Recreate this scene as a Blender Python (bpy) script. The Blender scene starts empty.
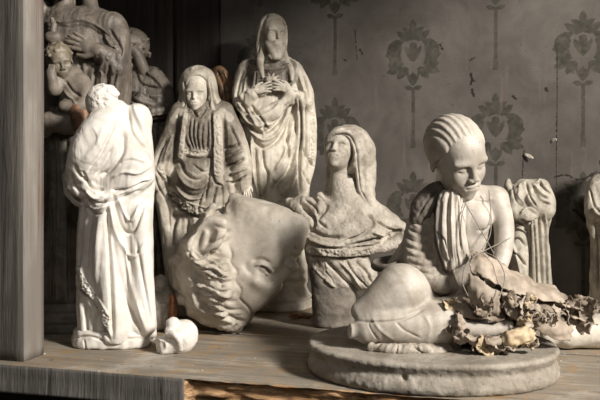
import bpy, math, random, os
import numpy as np
from mathutils import Vector, Matrix

# ------------------------------------------------------------------ camera, light, exposure
FPX = 800.0            # focal length in pixels of the 600 px wide frame
ZC = 0.315             # height of the camera above the shelf top (m)
YAW = math.radians(16) # the camera is turned 16 degrees against the shelf
HOR = 170.0            # row of the horizon
col = bpy.context.scene.collection
scene = bpy.context.scene
cam_data = bpy.data.cameras.new('camera')
cam_data.sensor_width = 36.0
cam_data.lens = 36.0 * FPX / 600.0
cam_data.shift_y = (HOR - 200.0) / 600.0
cam_data.clip_start = 0.02
cam = bpy.data.objects.new('camera', cam_data)
col.objects.link(cam)
cam.location = (0, 0, ZC)
cam.rotation_euler = (math.pi / 2, 0, YAW)
scene.camera = cam
CW, SW = math.cos(YAW), math.sin(YAW)


def world(xc, yc, z):
    """camera-aligned right / forward metres -> world (the shelf runs along world x)"""
    return Vector((xc * CW - yc * SW, xc * SW + yc * CW, z))


scene.view_settings.view_transform = 'Standard'
scene.view_settings.look = 'None'
scene.view_settings.exposure = 0.0
scene.view_settings.gamma = 1.0
scene.view_settings.use_curve_mapping = False

wd = bpy.data.worlds.new('room_air')
scene.world = wd
wd.use_nodes = True
wd.node_tree.nodes['Background'].inputs[0].default_value = (1.0, 0.90, 0.80, 1)
wd.node_tree.nodes['Background'].inputs[1].default_value = 0.03


def area_light(name, pos, target, sx, sy, power, colour):
    d = bpy.data.lights.new(name, 'AREA')
    d.shape = 'RECTANGLE'
    d.size, d.size_y, d.energy, d.color = sx, sy, power, colour
    o = bpy.data.objects.new(name, d)
    col.objects.link(o)
    p, t = world(*pos), world(*target)
    o.location = p
    o.rotation_euler = (t - p).to_track_quat('-Z', 'Y').to_euler()
    return o


# daylight from the window right of the camera, plus added fills left and front
area_light('window_light', (2.15, -0.55, 1.78), (-0.1, 1.45, 0.2), 0.45, 0.55, 232, (1.0, 0.955, 0.90))
area_light('left_fill', (-1.2, -0.8, 0.6), (0.0, 1.4, 0.2), 1.0, 1.2, 0.5, (1.0, 0.95, 0.9))  # weak fill added on the left, no source of its own in the room
area_light('front_fill', (0.3, -1.3, 1.6), (0.0, 1.4, 0.1), 0.5, 0.5, 10, (1.0, 0.97, 0.93))  # soft frontal fill added to lift the front faces

ONLY = None


def want(n):
    return ONLY is None or n in ONLY


# ------------------------------------------------------------------ materials
def nodes_of(name):
    m = bpy.data.materials.new(name)
    m.use_nodes = True
    nt = m.node_tree
    return m, nt, nt.nodes['Principled BSDF']


def ramp(nt, fac, stops):
    r = nt.nodes.new('ShaderNodeValToRGB')
    e = r.color_ramp.elements
    e[0].position, e[0].color = stops[0][0], (*stops[0][1], 1)
    e[1].position, e[1].color = stops[-1][0], (*stops[-1][1], 1)
    for p, c in stops[1:-1]:
        x = e.new(p)
        x.color = (*c, 1)
    nt.links.new(fac, r.inputs[0])
    return r.outputs[0]


def noise(nt, vec, scale, detail=4, rough=0.55, dist=0.0):
    n = nt.nodes.new('ShaderNodeTexNoise')
    n.inputs['Scale'].default_value = scale
    n.inputs['Detail'].default_value = detail
    n.inputs['Roughness'].default_value = rough
    n.inputs['Distortion'].default_value = dist
    nt.links.new(vec, n.inputs['Vector'])
    return n.outputs['Fac']


def mixc(nt, fac, a, b, mode='MIX'):
    m = nt.nodes.new('ShaderNodeMix')
    m.data_type = 'RGBA'
    m.blend_type = mode
    for sock, v in ((m.inputs[0], fac), (m.inputs[6], a), (m.inputs[7], b)):
        if isinstance(v, (int, float)):
            sock.default_value = v
        elif isinstance(v, tuple):
            sock.default_value = (*v, 1)
        else:
            nt.links.new(v, sock)
    return m.outputs[2]


def bump(nt, bsdf, height, strength, dist):
    b = nt.nodes.new('ShaderNodeBump')
    b.inputs['Strength'].default_value = strength
    b.inputs['Distance'].default_value = dist
    nt.links.new(height, b.inputs['Height'])
    nt.links.new(b.outputs[0], bsdf.inputs['Normal'])


def mapped(nt, scale=(1, 1, 1)):
    tc = nt.nodes.new('ShaderNodeTexCoord')
    mp = nt.nodes.new('ShaderNodeMapping')
    mp.inputs['Scale'].default_value = scale
    nt.links.new(tc.outputs['Object'], mp.inputs['Vector'])
    return mp.outputs[0]


def plaster(name, base, dark, paint=(0.12, 0.10, 0.08), spot=(0.10, 0.085, 0.07), rough=0.6, big=22, amount=(0.42, 0.62), speck=0.70, bmp=0.35, spec=0.3):
    """old plaster: base colour, patchy grime, a few dark flecks"""
    m, nt, b = nodes_of(name)
    v = mapped(nt)
    c = mixc(nt, ramp(nt, noise(nt, v, big, 6, 0.65, 0.4), [(amount[0], (0, 0, 0)), (amount[1], (1, 1, 1))]), base, dark)
    at = nt.nodes.new('ShaderNodeAttribute')
    at.attribute_name = 'paint'
    wear = ramp(nt, noise(nt, v, 95, 5, 0.7), [(0.30, (1, 1, 1)), (0.66, (0.7, 0.7, 0.7))])
    c = mixc(nt, mixc(nt, 1.0, at.outputs['Fac'], wear, 'MULTIPLY'), c, paint)
    c = mixc(nt, ramp(nt, noise(nt, v, 260, 2, 0.5), [(speck, (0, 0, 0)), (speck + 0.05, (1, 1, 1))]), c, spot)
    nt.links.new(c, b.inputs['Base Color'])
    c = mixc(nt, ramp(nt, noise(nt, v, big * 3.1, 5, 0.7), [(0.50, (0, 0, 0)), (0.72, (0.55, 0.55, 0.55))]), c, dark)
    nt.links.new(c, b.inputs['Base Color'])
    b.inputs['Roughness'].default_value = rough + 0.08
    b.inputs['Specular IOR Level'].default_value = spec
    bump(nt, b, noise(nt, v, 130, 6, 0.75), bmp * 1.5, 0.002)
    return m


def wood(name, a, bcol, cc, axis='x', rough=0.75, sc=1.0, bmp=0.5, stain=False):
    m, nt, b = nodes_of(name)
    s = {'x': (2.0, 34, 34), 'z': (34, 34, 2.0), 'y': (34, 2.0, 34)}[axis]
    v = mapped(nt, tuple(k * sc for k in s))
    v2 = mapped(nt)
    g = noise(nt, v, 2.2, 8, 0.7, 0.25)
    c = ramp(nt, g, [(0.30, cc), (0.45, bcol), (0.62, a)])
    c = mixc(nt, ramp(nt, noise(nt, v2, 9, 5, 0.6), [(0.40, (0, 0, 0)), (0.62, (1, 1, 1))]), c, bcol)
    if stain:   # rusty spills, dust and dark specks on the boards
        c = mixc(nt, ramp(nt, noise(nt, v2, 16, 5, 0.7, 0.6), [(0.50, (0, 0, 0)), (0.66, (0.7, 0.7, 0.7))]), c, (0.33, 0.20, 0.085))
        c = mixc(nt, ramp(nt, noise(nt, v2, 7, 6, 0.7), [(0.52, (0, 0, 0)), (0.68, (0.6, 0.6, 0.6))]), c, (0.50, 0.46, 0.40))
        c = mixc(nt, ramp(nt, noise(nt, v2, 190, 3, 0.6), [(0.66, (0, 0, 0)), (0.71, (1, 1, 1))]), c, (0.05, 0.04, 0.03))
    nt.links.new(c, b.inputs['Base Color'])
    b.inputs['Roughness'].default_value = rough
    b.inputs['Specular IOR Level'].default_value = 0.25
    bump(nt, b, g, bmp, 0.004)
    return m


def simple(name, c, rough=0.7, c2=None, sc=60, bmp=0.3, metal=0.0):
    m, nt, b = nodes_of(name)
    v = mapped(nt)
    n = noise(nt, v, sc, 5, 0.6)
    nt.links.new(mixc(nt, ramp(nt, n, [(0.40, (0, 0, 0)), (0.60, (1, 1, 1))]), c, c2 or c), b.inputs['Base Color'])
    b.inputs['Roughness'].default_value = rough
    b.inputs['Metallic'].default_value = metal
    bump(nt, b, n, bmp, 0.001)
    return m


# ------------------------------------------------------------------ objects
def link_mesh(name, me, mat, parent=None):
    o = bpy.data.objects.new(name, me)
    col.objects.link(o)
    if mat:
        me.materials.append(mat)
    if parent:
        o.parent = parent
    return o


def mesh_np(name, V, F, smooth=True):
    me = bpy.data.meshes.new(name)
    V = np.asarray(V, dtype=np.float32)
    if isinstance(F, np.ndarray) and F.ndim == 2:
        n, k = F.shape
        me.vertices.add(len(V))
        me.vertices.foreach_set('co', V.ravel())
        me.loops.add(n * k)
        me.loops.foreach_set('vertex_index', F.astype(np.int32).ravel())
        me.polygons.add(n)
        me.polygons.foreach_set('loop_start', (np.arange(n) * k).astype(np.int32))
        me.update(calc_edges=True)
        me.validate()
    else:
        me.from_pydata([tuple(v) for v in V], [], [tuple(f) for f in F])
        me.update()
    if smooth:
        me.polygons.foreach_set('use_smooth', np.ones(len(me.polygons), dtype=bool))
    return me


def tag(o, label=None, cat=None, group=None, kind=None):
    if label: o['label'] = label
    if cat: o['category'] = cat
    if group: o['group'] = group
    if kind: o['kind'] = kind
    return o


def rotm(pitch=0, yaw=0, roll=0):
    """degrees; yaw + turns the face to the viewer's right, pitch + looks down, roll + leans the crown to the right"""
    p, y, r = map(math.radians, (pitch, yaw, roll))
    Rx = np.array([[1, 0, 0], [0, math.cos(p), -math.sin(p)], [0, math.sin(p), math.cos(p)]])
    Rz = np.array([[math.cos(y), -math.sin(y), 0], [math.sin(y), math.cos(y), 0], [0, 0, 1]])
    Ry = np.array([[math.cos(r), 0, math.sin(r)], [0, 1, 0], [-math.sin(r), 0, math.cos(r)]])
    return Ry @ Rz @ Rx


def catmull(pts, n=6):
    p = np.asarray(pts, float)
    if len(p) < 3:
        return p
    q = np.vstack([2 * p[0] - p[1], p, 2 * p[-1] - p[-2]])
    out = []
    for i in range(1, len(q) - 2):
        t = np.linspace(0, 1, n, endpoint=False)[:, None]
        a, b, c, d = q[i - 1], q[i], q[i + 1], q[i + 2]
        out.append(0.5 * (2 * b + (c - a) * t + (2 * a - 5 * b + 4 * c - d) * t ** 2 + (3 * b - a - 3 * c + d) * t ** 3))
    out.append(p[-1:])
    return np.vstack(out)


def hash3(i, j, k):
    h = (i * 374761393 + j * 668265263 + k * 2147483647 + 1013904223) & 0xffffffff
    h = ((h ^ (h >> 13)) * 1274126177) & 0xffffffff
    return ((h ^ (h >> 16)) & 0xffff) / 65535.0


def vnoise(P, scale=1.0, seed=0):
    q = np.asarray(P, float) * scale + seed * 17.31
    i = np.floor(q).astype(np.int64)
    f = q - i
    f = f * f * (3 - 2 * f)
    out = 0
    for dx in (0, 1):
        for dy in (0, 1):
            for dz in (0, 1):
                w = (f[:, 0] if dx else 1 - f[:, 0]) * (f[:, 1] if dy else 1 - f[:, 1]) * (f[:, 2] if dz else 1 - f[:, 2])
                out = out + w * hash3(i[:, 0] + dx, i[:, 1] + dy, i[:, 2] + dz)
    return out * 2 - 1


# ------------------------------------------------------------------ a thing that stands on the shelf
class Frame:
    """Local units of a statue: one pixel of the frame at the distance of its base."""
    def __init__(self, px, row, dist=None, lift=0.0):
        self.px, self.row = px, row
        self.D = dist or FPX * ZC / (row - HOR)
        self.s = self.D / FPX
        self.g = ZC / self.s                    # camera height above the shelf in local units
        self.lift = lift

    def L(self, px, row, y=0.0):
        k = 1 + y / FPX
        return np.array([(px - 300) * k - (self.px - 300), y, (HOR - row) * k + self.g])

    def screen(self, P):
        k = FPX / (FPX + P[:, 1])
        return np.stack([300 + (P[:, 0] + self.px - 300) * k, HOR - (P[:, 2] - self.g) * k], 1)

    def root(self, name):
        o = bpy.data.objects.new(name, None)
        o.empty_display_size = 0.02
        col.objects.link(o)
        o.location = world((self.px - 300) * self.s, self.D, 0)
        o.rotation_euler = (0, 0, YAW)
        return o


# ------------------------------------------------------------------ sculpting with distance fields
class Clay:
    def __init__(self, lo, hi, vox):
        self.lo, self.v = np.asarray(lo, float), vox
        n = [int(math.ceil((h - l) / vox)) + 1 for l, h in zip(lo, hi)]
        self.n = n
        self.ax = [self.lo[i] + np.arange(n[i], dtype=np.float32) * vox for i in range(3)]
        self.f = np.full(n, 50.0 * vox + 20, dtype=np.float32)

    def _op(self, fn, lo, hi, k, sub=False, pad=None):
        m = (pad if pad is not None else k * 1.2) + 2.5 * self.v
        s = []
        for i in range(3):
            a = max(0, int((lo[i] - m - self.lo[i]) / self.v))
            b = min(self.n[i], int((hi[i] + m - self.lo[i]) / self.v) + 2)
            if b <= a:
                return self
            s.append(slice(a, b))
        X, Y, Z = self.ax[0][s[0]][:, None, None], self.ax[1][s[1]][None, :, None], self.ax[2][s[2]][None, None, :]
        d = fn(X, Y, Z).astype(np.float32)
        f = self.f[s[0], s[1], s[2]]
        if sub:
            d = -d
            if k > 0:
                h = np.clip(0.5 - 0.5 * (d - f) / k, 0, 1)
                r = d * (1 - h) + f * h + k * h * (1 - h)
                r = np.maximum(np.maximum(r, f), d) if False else np.where(d > f - k, np.maximum(r, f), f)
            else:
                r = np.maximum(f, d)
        elif k > 0:
            h = np.clip(0.5 + 0.5 * (d - f) / k, 0, 1)
            r = d * (1 - h) + f * h - k * h * (1 - h)
        else:
            r = np.minimum(f, d)
        self.f[s[0], s[1], s[2]] = r
        return self

    def ell(self, c, r, k=0.0, R=None, sub=False):
        c, r = np.asarray(c, float), np.asarray(r, float)
        if np.ndim(r) == 0: r = np.array([r] * 3)
        Rt = None if R is None else np.asarray(R).T
        e = r if R is None else np.sqrt(((np.asarray(R) * r) ** 2).sum(1))

        def fn(X, Y, Z):
            x, y, z = X - c[0], Y - c[1], Z - c[2]
            if Rt is not None:
                x, y, z = (Rt[i, 0] * x + Rt[i, 1] * y + Rt[i, 2] * z for i in range(3))
            a = np.sqrt((x / r[0]) ** 2 + (y / r[1]) ** 2 + (z / r[2]) ** 2)
            b = np.sqrt((x / r[0] ** 2) ** 2 + (y / r[1] ** 2) ** 2 + (z / r[2] ** 2) ** 2) + 1e-6
            return np.where(a < 0.02, -r.min(), a * (a - 1) / b)
        return self._op(fn, c - e, c + e, k, sub)

    def cap(self, a, b, ra, rb=None, k=0.0, sub=False):
        a, b = np.asarray(a, float), np.asarray(b, float)
        rb = ra if rb is None else rb
        ab = b - a
        l2 = float(ab @ ab) + 1e-9

        def fn(X, Y, Z):
            x, y, z = X - a[0], Y - a[1], Z - a[2]
            t = np.clip((x * ab[0] + y * ab[1] + z * ab[2]) / l2, 0, 1)
            return np.sqrt((x - t * ab[0]) ** 2 + (y - t * ab[1]) ** 2 + (z - t * ab[2]) ** 2) - (ra + (rb - ra) * t)
        m = max(ra, rb)
        return self._op(fn, np.minimum(a, b) - m, np.maximum(a, b) + m, k, sub)

    def chain(self, pts, rad, k=0.0, sub=False, smooth=0):
        p = np.asarray(pts, float)
        r = np.full(len(p), rad, float) if np.ndim(rad) == 0 else np.asarray(rad, float)
        if smooth:
            q = catmull(np.hstack([p, r[:, None]]), smooth)
            p, r = q[:, :3], q[:, 3]
        # one field for the chain, so that its own joints do not swell
        m = r.max()

        def fn(X, Y, Z):
            best = None
            for i in range(len(p) - 1):
                a, ab = p[i], p[i + 1] - p[i]
                l2 = float(ab @ ab) + 1e-9
                x, y, z = X - a[0], Y - a[1], Z - a[2]
                t = np.clip((x * ab[0] + y * ab[1] + z * ab[2]) / l2, 0, 1)
                d = np.sqrt((x - t * ab[0]) ** 2 + (y - t * ab[1]) ** 2 + (z - t * ab[2]) ** 2) - (r[i] + (r[i + 1] - r[i]) * t)
                best = d if best is None else np.minimum(best, d)
            return best
        return self._op(fn, p.min(0) - m, p.max(0) + m, k, sub)

    def box(self, c, h, k=0.0, R=None, rnd=0.0, sub=False):
        c, h = np.asarray(c, float), np.asarray(h, float) - rnd
        Rt = None if R is None else np.asarray(R).T
        e = (h + rnd) if R is None else np.abs(np.asarray(R) * (h + rnd)).sum(1)

        def fn(X, Y, Z):
            x, y, z = X - c[0], Y - c[1], Z - c[2]
            if Rt is not None:
                x, y, z = (Rt[i, 0] * x + Rt[i, 1] * y + Rt[i, 2] * z for i in range(3))
            x, y, z = np.abs(x) - h[0], np.abs(y) - h[1], np.abs(z) - h[2]
            return np.sqrt(np.maximum(x, 0) ** 2 + np.maximum(y, 0) ** 2 + np.maximum(z, 0) ** 2) + np.minimum(np.maximum(np.maximum(x, y), z), 0) - rnd
        return self._op(fn, c - e, c + e, k, sub)

    def loft(self, rows, k=0.0, p=2.0, folds=None, rnd=2.0, sub=False):
        """rows: (z, x left, x right, y centre, y radius); folds: (count, amplitude at bottom, at top, phase)"""
        t = np.array(sorted(rows), float)
        zz = t[:, 0]
        u = np.linspace(0, 1, len(zz))
        q = catmull(t, 8)
        q = q[np.argsort(q[:, 0])]

        def fn(X, Y, Z):
            zf = Z.ravel()
            xl, xr, yc, ry = (np.interp(zf, q[:, 0], q[:, j])[None, None, :] for j in (1, 2, 3, 4))
            cx, rx = (xl + xr) / 2, (xr - xl) / 2
            a, b = (X - cx) / rx, (Y - yc) / ry
            rr = (np.abs(a) ** p + np.abs(b) ** p) ** (1 / p)
            mn = np.minimum(rx, ry)
            d = (rr - 1) * (mn * 0.5 + 0.5 * np.hypot(X - cx, Y - yc) / np.maximum(rr, 0.2))
            if folds:
                th = np.arctan2(b, a)
                for cnt, a0, a1, ph, tw in folds:
                    w = (zf - zz[0]) / (zz[-1] - zz[0])
                    am = (a0 + (a1 - a0) * w)[None, None, :]
                    d = d - am * np.cos(cnt * th + ph + tw * w[None, None, :]) * np.clip(rr, 0, 1)
            dz = np.maximum(zz[0] - Z, Z - zz[-1])
            return np.where(dz > -rnd, np.sqrt(np.maximum(d + rnd, 0) ** 2 + np.maximum(dz + rnd, 0) ** 2) - rnd + np.minimum(np.maximum(d + rnd, dz + rnd), 0), d)
        lo = [t[:, 1].min(), (t[:, 3] - t[:, 4]).min(), zz[0]]
        hi = [t[:, 2].max(), (t[:, 3] + t[:, 4]).max(), zz[-1]]
        return self._op(fn, lo, hi, k, sub, pad=k * 1.2 + 3)

    def cut(self, c, nrm, k=0.0):
        """remove everything on the side the normal points to"""
        c, nrm = np.asarray(c, float), np.asarray(nrm, float)
        nrm = nrm / np.linalg.norm(nrm)
        X, Y, Z = self.ax[0][:, None, None], self.ax[1][None, :, None], self.ax[2][None, None, :]
        d = ((X - c[0]) * nrm[0] + (Y - c[1]) * nrm[1] + (Z - c[2]) * nrm[2]).astype(np.float32)
        if k > 0:
            h = np.clip(0.5 - 0.5 * (d - self.f) / k, 0, 1)
            self.f = d * (1 - h) + self.f * h + k * h * (1 - h)
        else:
            self.f = np.maximum(self.f, d)
        return self

    def rough(self, amp, size, seed=0, lo=None, hi=None):
        """lumps in the field"""
        g = [np.arange(int((self.n[i] * self.v) / size) + 3) for i in range(3)]
        rng = np.random.RandomState(seed)
        lat = rng.rand(*[len(a) for a in g]).astype(np.float32) * 2 - 1
        r = lat
        for i in range(3):
            q = np.arange(self.n[i]) * self.v / size
            a = np.floor(q).astype(int)
            f = q - a
            f = f * f * (3 - 2 * f)
            sh = [1, 1, 1]
            sh[i] = -1
            r = np.take(r, a, axis=i) * (1 - f.reshape(sh)) + np.take(r, a + 1, axis=i) * f.reshape(sh)
        self.f = (self.f + amp * r).astype(np.float32)
        return self

    def surface(self, smooth=1):
        f = self.f
        f[0], f[-1], f[:, 0], f[:, -1], f[:, :, 0], f[:, :, -1] = (1.0,) * 6
        ins = f < 0
        nx, ny, nz = f.shape
        c = np.zeros((nx - 1, ny - 1, nz - 1), np.int8)
        corners = [(i, j, k) for i in (0, 1) for j in (0, 1) for k in (0, 1)]
        for i, j, k in corners:
            c += ins[i:nx - 1 + i, j:ny - 1 + j, k:nz - 1 + k]
        act = (c > 0) & (c < 8)
        ci = np.argwhere(act)
        idx = np.full(act.shape, -1, np.int32)
        idx[act] = np.arange(len(ci))
        vals = {o: f[ci[:, 0] + o[0], ci[:, 1] + o[1], ci[:, 2] + o[2]] for o in corners}
        acc, cnt = np.zeros((len(ci), 3)), np.zeros(len(ci))
        for a in corners:
            for ax in range(3):
                if a[ax]: continue
                b = list(a); b[ax] = 1; b = tuple(b)
                va, vb = vals[a], vals[b]
                m = (va < 0) != (vb < 0)
                t = np.where(m, va / np.where(m, va - vb, 1), 0)
                p = np.array(a, float)[None, :].repeat(len(ci), 0)
                p[:, ax] += t
                acc += p * m[:, None]
                cnt += m
        V = ci + acc / cnt[:, None]
        V = self.lo + V * self.v
        Q = []
        for ax in range(3):
            o1, o2 = [(1, 2), (2, 0), (0, 1)][ax]
            sl0, sl1 = [slice(1, -1)] * 3, [slice(1, -1)] * 3
            sl0[ax], sl1[ax] = slice(0, -1), slice(1, None)
            a, b = ins[tuple(sl0)], ins[tuple(sl1)]
            for flip, m in ((False, a & ~b), (True, ~a & b)):
                e = np.argwhere(m)
                if not len(e): continue
                e = e + 1
                e[:, ax] -= 1
                q = []
                for d1, d2 in ((1, 1), (0, 1), (0, 0), (1, 0)):
                    cc = e.copy()
                    cc[:, o1] -= d1
                    cc[:, o2] -= d2
                    q.append(idx[cc[:, 0], cc[:, 1], cc[:, 2]])
                q = np.stack(q, 1)
                Q.append(q[:, ::-1] if flip else q)
        Q = np.vstack(Q)
        for _ in range(smooth):
            E = np.vstack([Q[:, [0, 1]], Q[:, [1, 2]], Q[:, [2, 3]], Q[:, [3, 0]]])
            n = len(V)
            w = np.bincount(E[:, 0], minlength=n) + np.bincount(E[:, 1], minlength=n)
            V2 = np.stack([np.bincount(E[:, 0], V[E[:, 1], j], n) + np.bincount(E[:, 1], V[E[:, 0], j], n) for j in range(3)], 1) / w[:, None]
            V = 0.5 * V + 0.5 * V2
        return V, Q


def cap_hair(h, c, r, p0, n, k=0.02, edge=0.03):
    """hair mass: an ellipsoid kept only on the far side of the hairline plane"""
    t = Clay.__new__(Clay)
    t.lo, t.v, t.n, t.ax = h.lo, h.v, h.n, h.ax
    t.f = np.full(h.n, 5.0, np.float32)
    t.ell(c, r)
    t.cut(p0, n, edge)
    a, b = t.f, h.f
    q = np.clip(0.5 + 0.5 * (b - a) / k, 0, 1)
    h.f = a * q + b * (1 - q) - k * q * (1 - q)
    return h


def normals(V, Q):
    n = np.cross(V[Q[:, 2]] - V[Q[:, 0]], V[Q[:, 3]] - V[Q[:, 1]])
    N = np.zeros_like(V)
    for j in range(3):
        for c in range(4):
            N[:, j] += np.bincount(Q[:, c], n[:, j], len(V))
    return N / (np.linalg.norm(N, axis=1)[:, None] + 1e-9)


FOLD = 2.0
FOLDW = 0.72


def seg_dist(P, pts):
    """distance, signed side and position along of the nearest point of a polyline in the picture"""
    best = np.full(len(P), 1e9)
    side = np.zeros(len(P))
    along = np.zeros(len(P))
    n = len(pts) - 1
    for i in range(n):
        a, ab = pts[i], pts[i + 1] - pts[i]
        l2 = ab @ ab + 1e-9
        ap = P - a
        t = np.clip(ap @ ab / l2, 0, 1)
        d = np.hypot(ap[:, 0] - t * ab[0], ap[:, 1] - t * ab[1])
        m = d < best
        best[m] = d[m]
        side[m] = np.sign(ab[0] * ap[m, 1] - ab[1] * ap[m, 0])
        along[m] = (i + t[m]) / n
    return best, side, along


def carve(V, N, scr, strokes, front=None, tight=True):
    """Raise or sink the surface along drawn lines.
    stroke: (points, amplitude, width[, kind[, width2]]) kind: 'r' rounded line, 'e' one-sided fold edge,
    'n' patterned (embroidered) band; amplitudes > 0 raise."""
    D = np.zeros(len(V))
    if front is None:
        front = np.clip(0.15 - N[:, 1] * 1.6, 0, 1)
    for st in strokes:
        pts, amp, w = st[:3]
        kind = st[3] if len(st) > 3 else 'r'
        w2 = st[4] if len(st) > 4 else w
        if kind != 'n' and tight:
            w, w2 = w * FOLDW, w2 * FOLDW
        p = catmull(pts, 5)
        W = max(w, w2) * 2.6
        m = np.all(scr > p.min(0) - W, 1) & np.all(scr < p.max(0) + W, 1) & (front > 0)
        ix = np.nonzero(m)[0]
        if not len(ix): continue
        d, sd, al = seg_dist(scr[ix], p)
        end = np.clip(np.minimum(al, 1 - al) / 0.12, 0, 1) if kind != 'n' else 1.0
        end = 0.25 + 0.75 * end if kind != 'n' else end
        if kind == 'r':
            v = np.exp(-(d / w) ** 2)
        elif kind == 'e':
            v = np.where(sd > 0, np.exp(-(d / w) ** 2), np.exp(-(d / w2) ** 2))
        elif kind == 'n':
            nn = vnoise(np.stack([scr[ix, 0], scr[ix, 1], scr[ix, 0] * 0], 1), 0.75, 3) + 0.6 * vnoise(np.stack([scr[ix, 0], scr[ix, 1], scr[ix, 0] * 0], 1), 1.1, 5)
            v = 0.5 * (np.clip((w - d) / 0.8, 0, 1) * (0.2 + 0.8 * nn) + 0.7 * np.exp(-((d - w) / 0.7) ** 2))
        D[ix] += FOLD * amp * v * end * front[ix]
    D = np.clip(D, -5.0, 4.0)
    return V + N * D[:, None]


def add_part(fr, root, name, clay, mat, strokes=None, smooth=1, M=None, T=None, noise_amp=0.0, noise_sc=0.2, label=None, extra=None, front=None, drape=0.0, drape_sc=1.0, paint=None):
    V, Q = clay.surface(smooth)
    if M is not None:
        V = V @ np.asarray(M).T + np.asarray(T)
    N = normals(V, Q)
    if strokes:
        V = carve(V, N, fr.screen(V), strokes, front(N) if front else None)
    if drape:
        # thin pressed folds of the cloth, running mostly downwards
        q = V * np.array([0.20, 0.20, 0.030]) * drape_sc
        wv = vnoise(V * 0.035, 1.0, 11)[:, None] * np.array([1.6, 0.6, 0.0])
        d = 1 - 2 * np.abs(vnoise(q + wv, 1.0, 3))
        d2 = 1 - 2 * np.abs(vnoise((q + wv) * 2.1, 1.0, 8))
        V = V + N * (drape * (0.75 * d + 0.35 * d2))[:, None]
    if extra is not None:
        V = extra(V, N)
    if noise_amp:
        V = V + N * (noise_amp * vnoise(V, noise_sc))[:, None]
    me = mesh_np(name, V * fr.s, Q)
    if paint:
        scr = fr.screen(V)
        val = np.zeros(len(V))
        for pts, w, pv in paint:          # painted or worn bands of the glaze
            p = catmull(pts, 4)
            d, _, _ = seg_dist(scr, p)
            k = np.clip((w - d) / max(1.0, w * 0.25) + 0.5, 0, 1) * (N[:, 1] < 0.35)
            val = val * (1 - k) + pv * k
        a = me.attributes.new('paint', 'FLOAT', 'POINT')
        a.data.foreach_set('value', val.astype(np.float32))
    o = link_mesh(name, me, mat, root)
    if label: o['label'] = label
    return o


def flow(guides, n, amp, w, wave=1.5, seed=0, per=1.0):
    """strands laid between guide lines"""
    G = [catmull(g, 4) for g in guides]
    m = 14
    G = np.array([[[np.interp(t, np.linspace(0, 1, len(g)), g[:, k]) for k in range(2)] for t in np.linspace(0, 1, m)] for g in G])
    rng = random.Random(seed)
    out = []
    for i in range(n):
        u = (i + rng.uniform(-.25, .25)) / max(1, n - 1) * (len(G) - 1)
        u = min(max(u, 0), len(G) - 1.001)
        k = int(u)
        c = G[k] * (1 - (u - k)) + G[k + 1] * (u - k)
        ph = rng.uniform(0, 6.28) * 0.35 + u * 1.3
        off = wave * np.sin(np.linspace(0, 2 * math.pi * per, m) + ph)
        t = np.gradient(c, axis=0)
        nn = np.stack([-t[:, 1], t[:, 0]], 1) / (np.linalg.norm(t, axis=1)[:, None] + 1e-6)
        c = c + nn * off[:, None]
        a, b = rng.uniform(0, 0.12), rng.uniform(0.88, 1)
        c = c[int(a * m):max(int(b * m), 5)]
        out.append((c[::2], amp * rng.uniform(.6, 1.2), w * rng.uniform(.7, 1.2), 'e', w * 2.4))
    return out


def head_clay(vox=0.014, neck=0.8, ears=True, nose=0.93, closed=0.5, beard=0.0, neck_dir=(0, 0.10), cheeks=1.0, lo=None, hi=None, mouth=1.0, fine=True):
    """a head one unit high: chin at z = -0.5, crown at 0.5, face towards -y"""
    g = Clay(lo or (-0.62, -0.72, -0.62 - neck), hi or (0.62, 0.72, 0.72), vox)
    if neck > 0:
        g.chain([(0, 0.06, -0.15), (0, 0.10 + neck_dir[1] * 0.3, -0.5), (neck_dir[0], 0.10 + neck_dir[1], -0.5 - neck)], [0.2, 0.185, 0.22])
    g.ell((0, .07, .12), (.335, .405, .375), 0.05)
    g.ell((0, -.09, -.12), (.265, .27, .36), 0.10)
    g.ell((0, -.15, -.31), (.19, .19, .16), 0.10)
    g.ell((0, -.16, .12), (.24, .20, .26), 0.10)
    g.ell((0, -.285, -.41), (.095, .075, .075), 0.08)
    for s in (-1, 1):
        g.ell((s * .145, -.255, -.13), (.10 * cheeks, .085, .12), 0.08)
        g.ell((s * .12, -.305, .07), (.12, .05, .04), 0.07)
        g.ell((s * .125, -.385, -.015), (.080, .05, .050), 0.05, sub=True)
        g.ell((s * .122, -.290, -.018), (.078, .056, .052), 0.014)
    g.cap((0, -.335, .09), (0, -.435 * nose - .005, -.125), .030, .040, 0.045)
    for s in (-1, 1) if fine else ():
        g.ell((s * .044, -.395, -.145), (.034, .045, .028), 0.02)
    g.ell((0, -.335, -.27), (.13, .055, .09), 0.06)
    g.ell((0, -.375, -.240), (.085, .028, .020), 0.018)
    g.ell((0, -.372, -.286), (.070, .032, .026), 0.016)
    if mouth:
        g.chain([(-.10, -.350, -.266), (-.04, -.405, -.262), (0, -.410, -.266), (.04, -.405, -.262), (.10, -.350, -.266)], .008, 0.010, sub=True, smooth=3)
    for s in (-1, 1):   # lid crease and eye slit
        zz = -.018 - .026 * closed
        g.chain([(s * .055, -.335, zz), (s * .122, -.352, zz - .012), (s * .185, -.315, zz)], .007, 0.01, sub=True, smooth=3)
        g.chain([(s * .052, -.345, .022), (s * .122, -.356, .034), (s * .192, -.318, .018)], .008, 0.012, sub=True, smooth=3)
        if ears:
            g.ell((s * .335, .06, -.03), (.035, .07, .105), 0.02, rotm(-12, s * 18, 0))
            g.ell((s * .368, .05, -.01), (.02, .04, .06), 0.015, sub=True)
    return g


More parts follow.
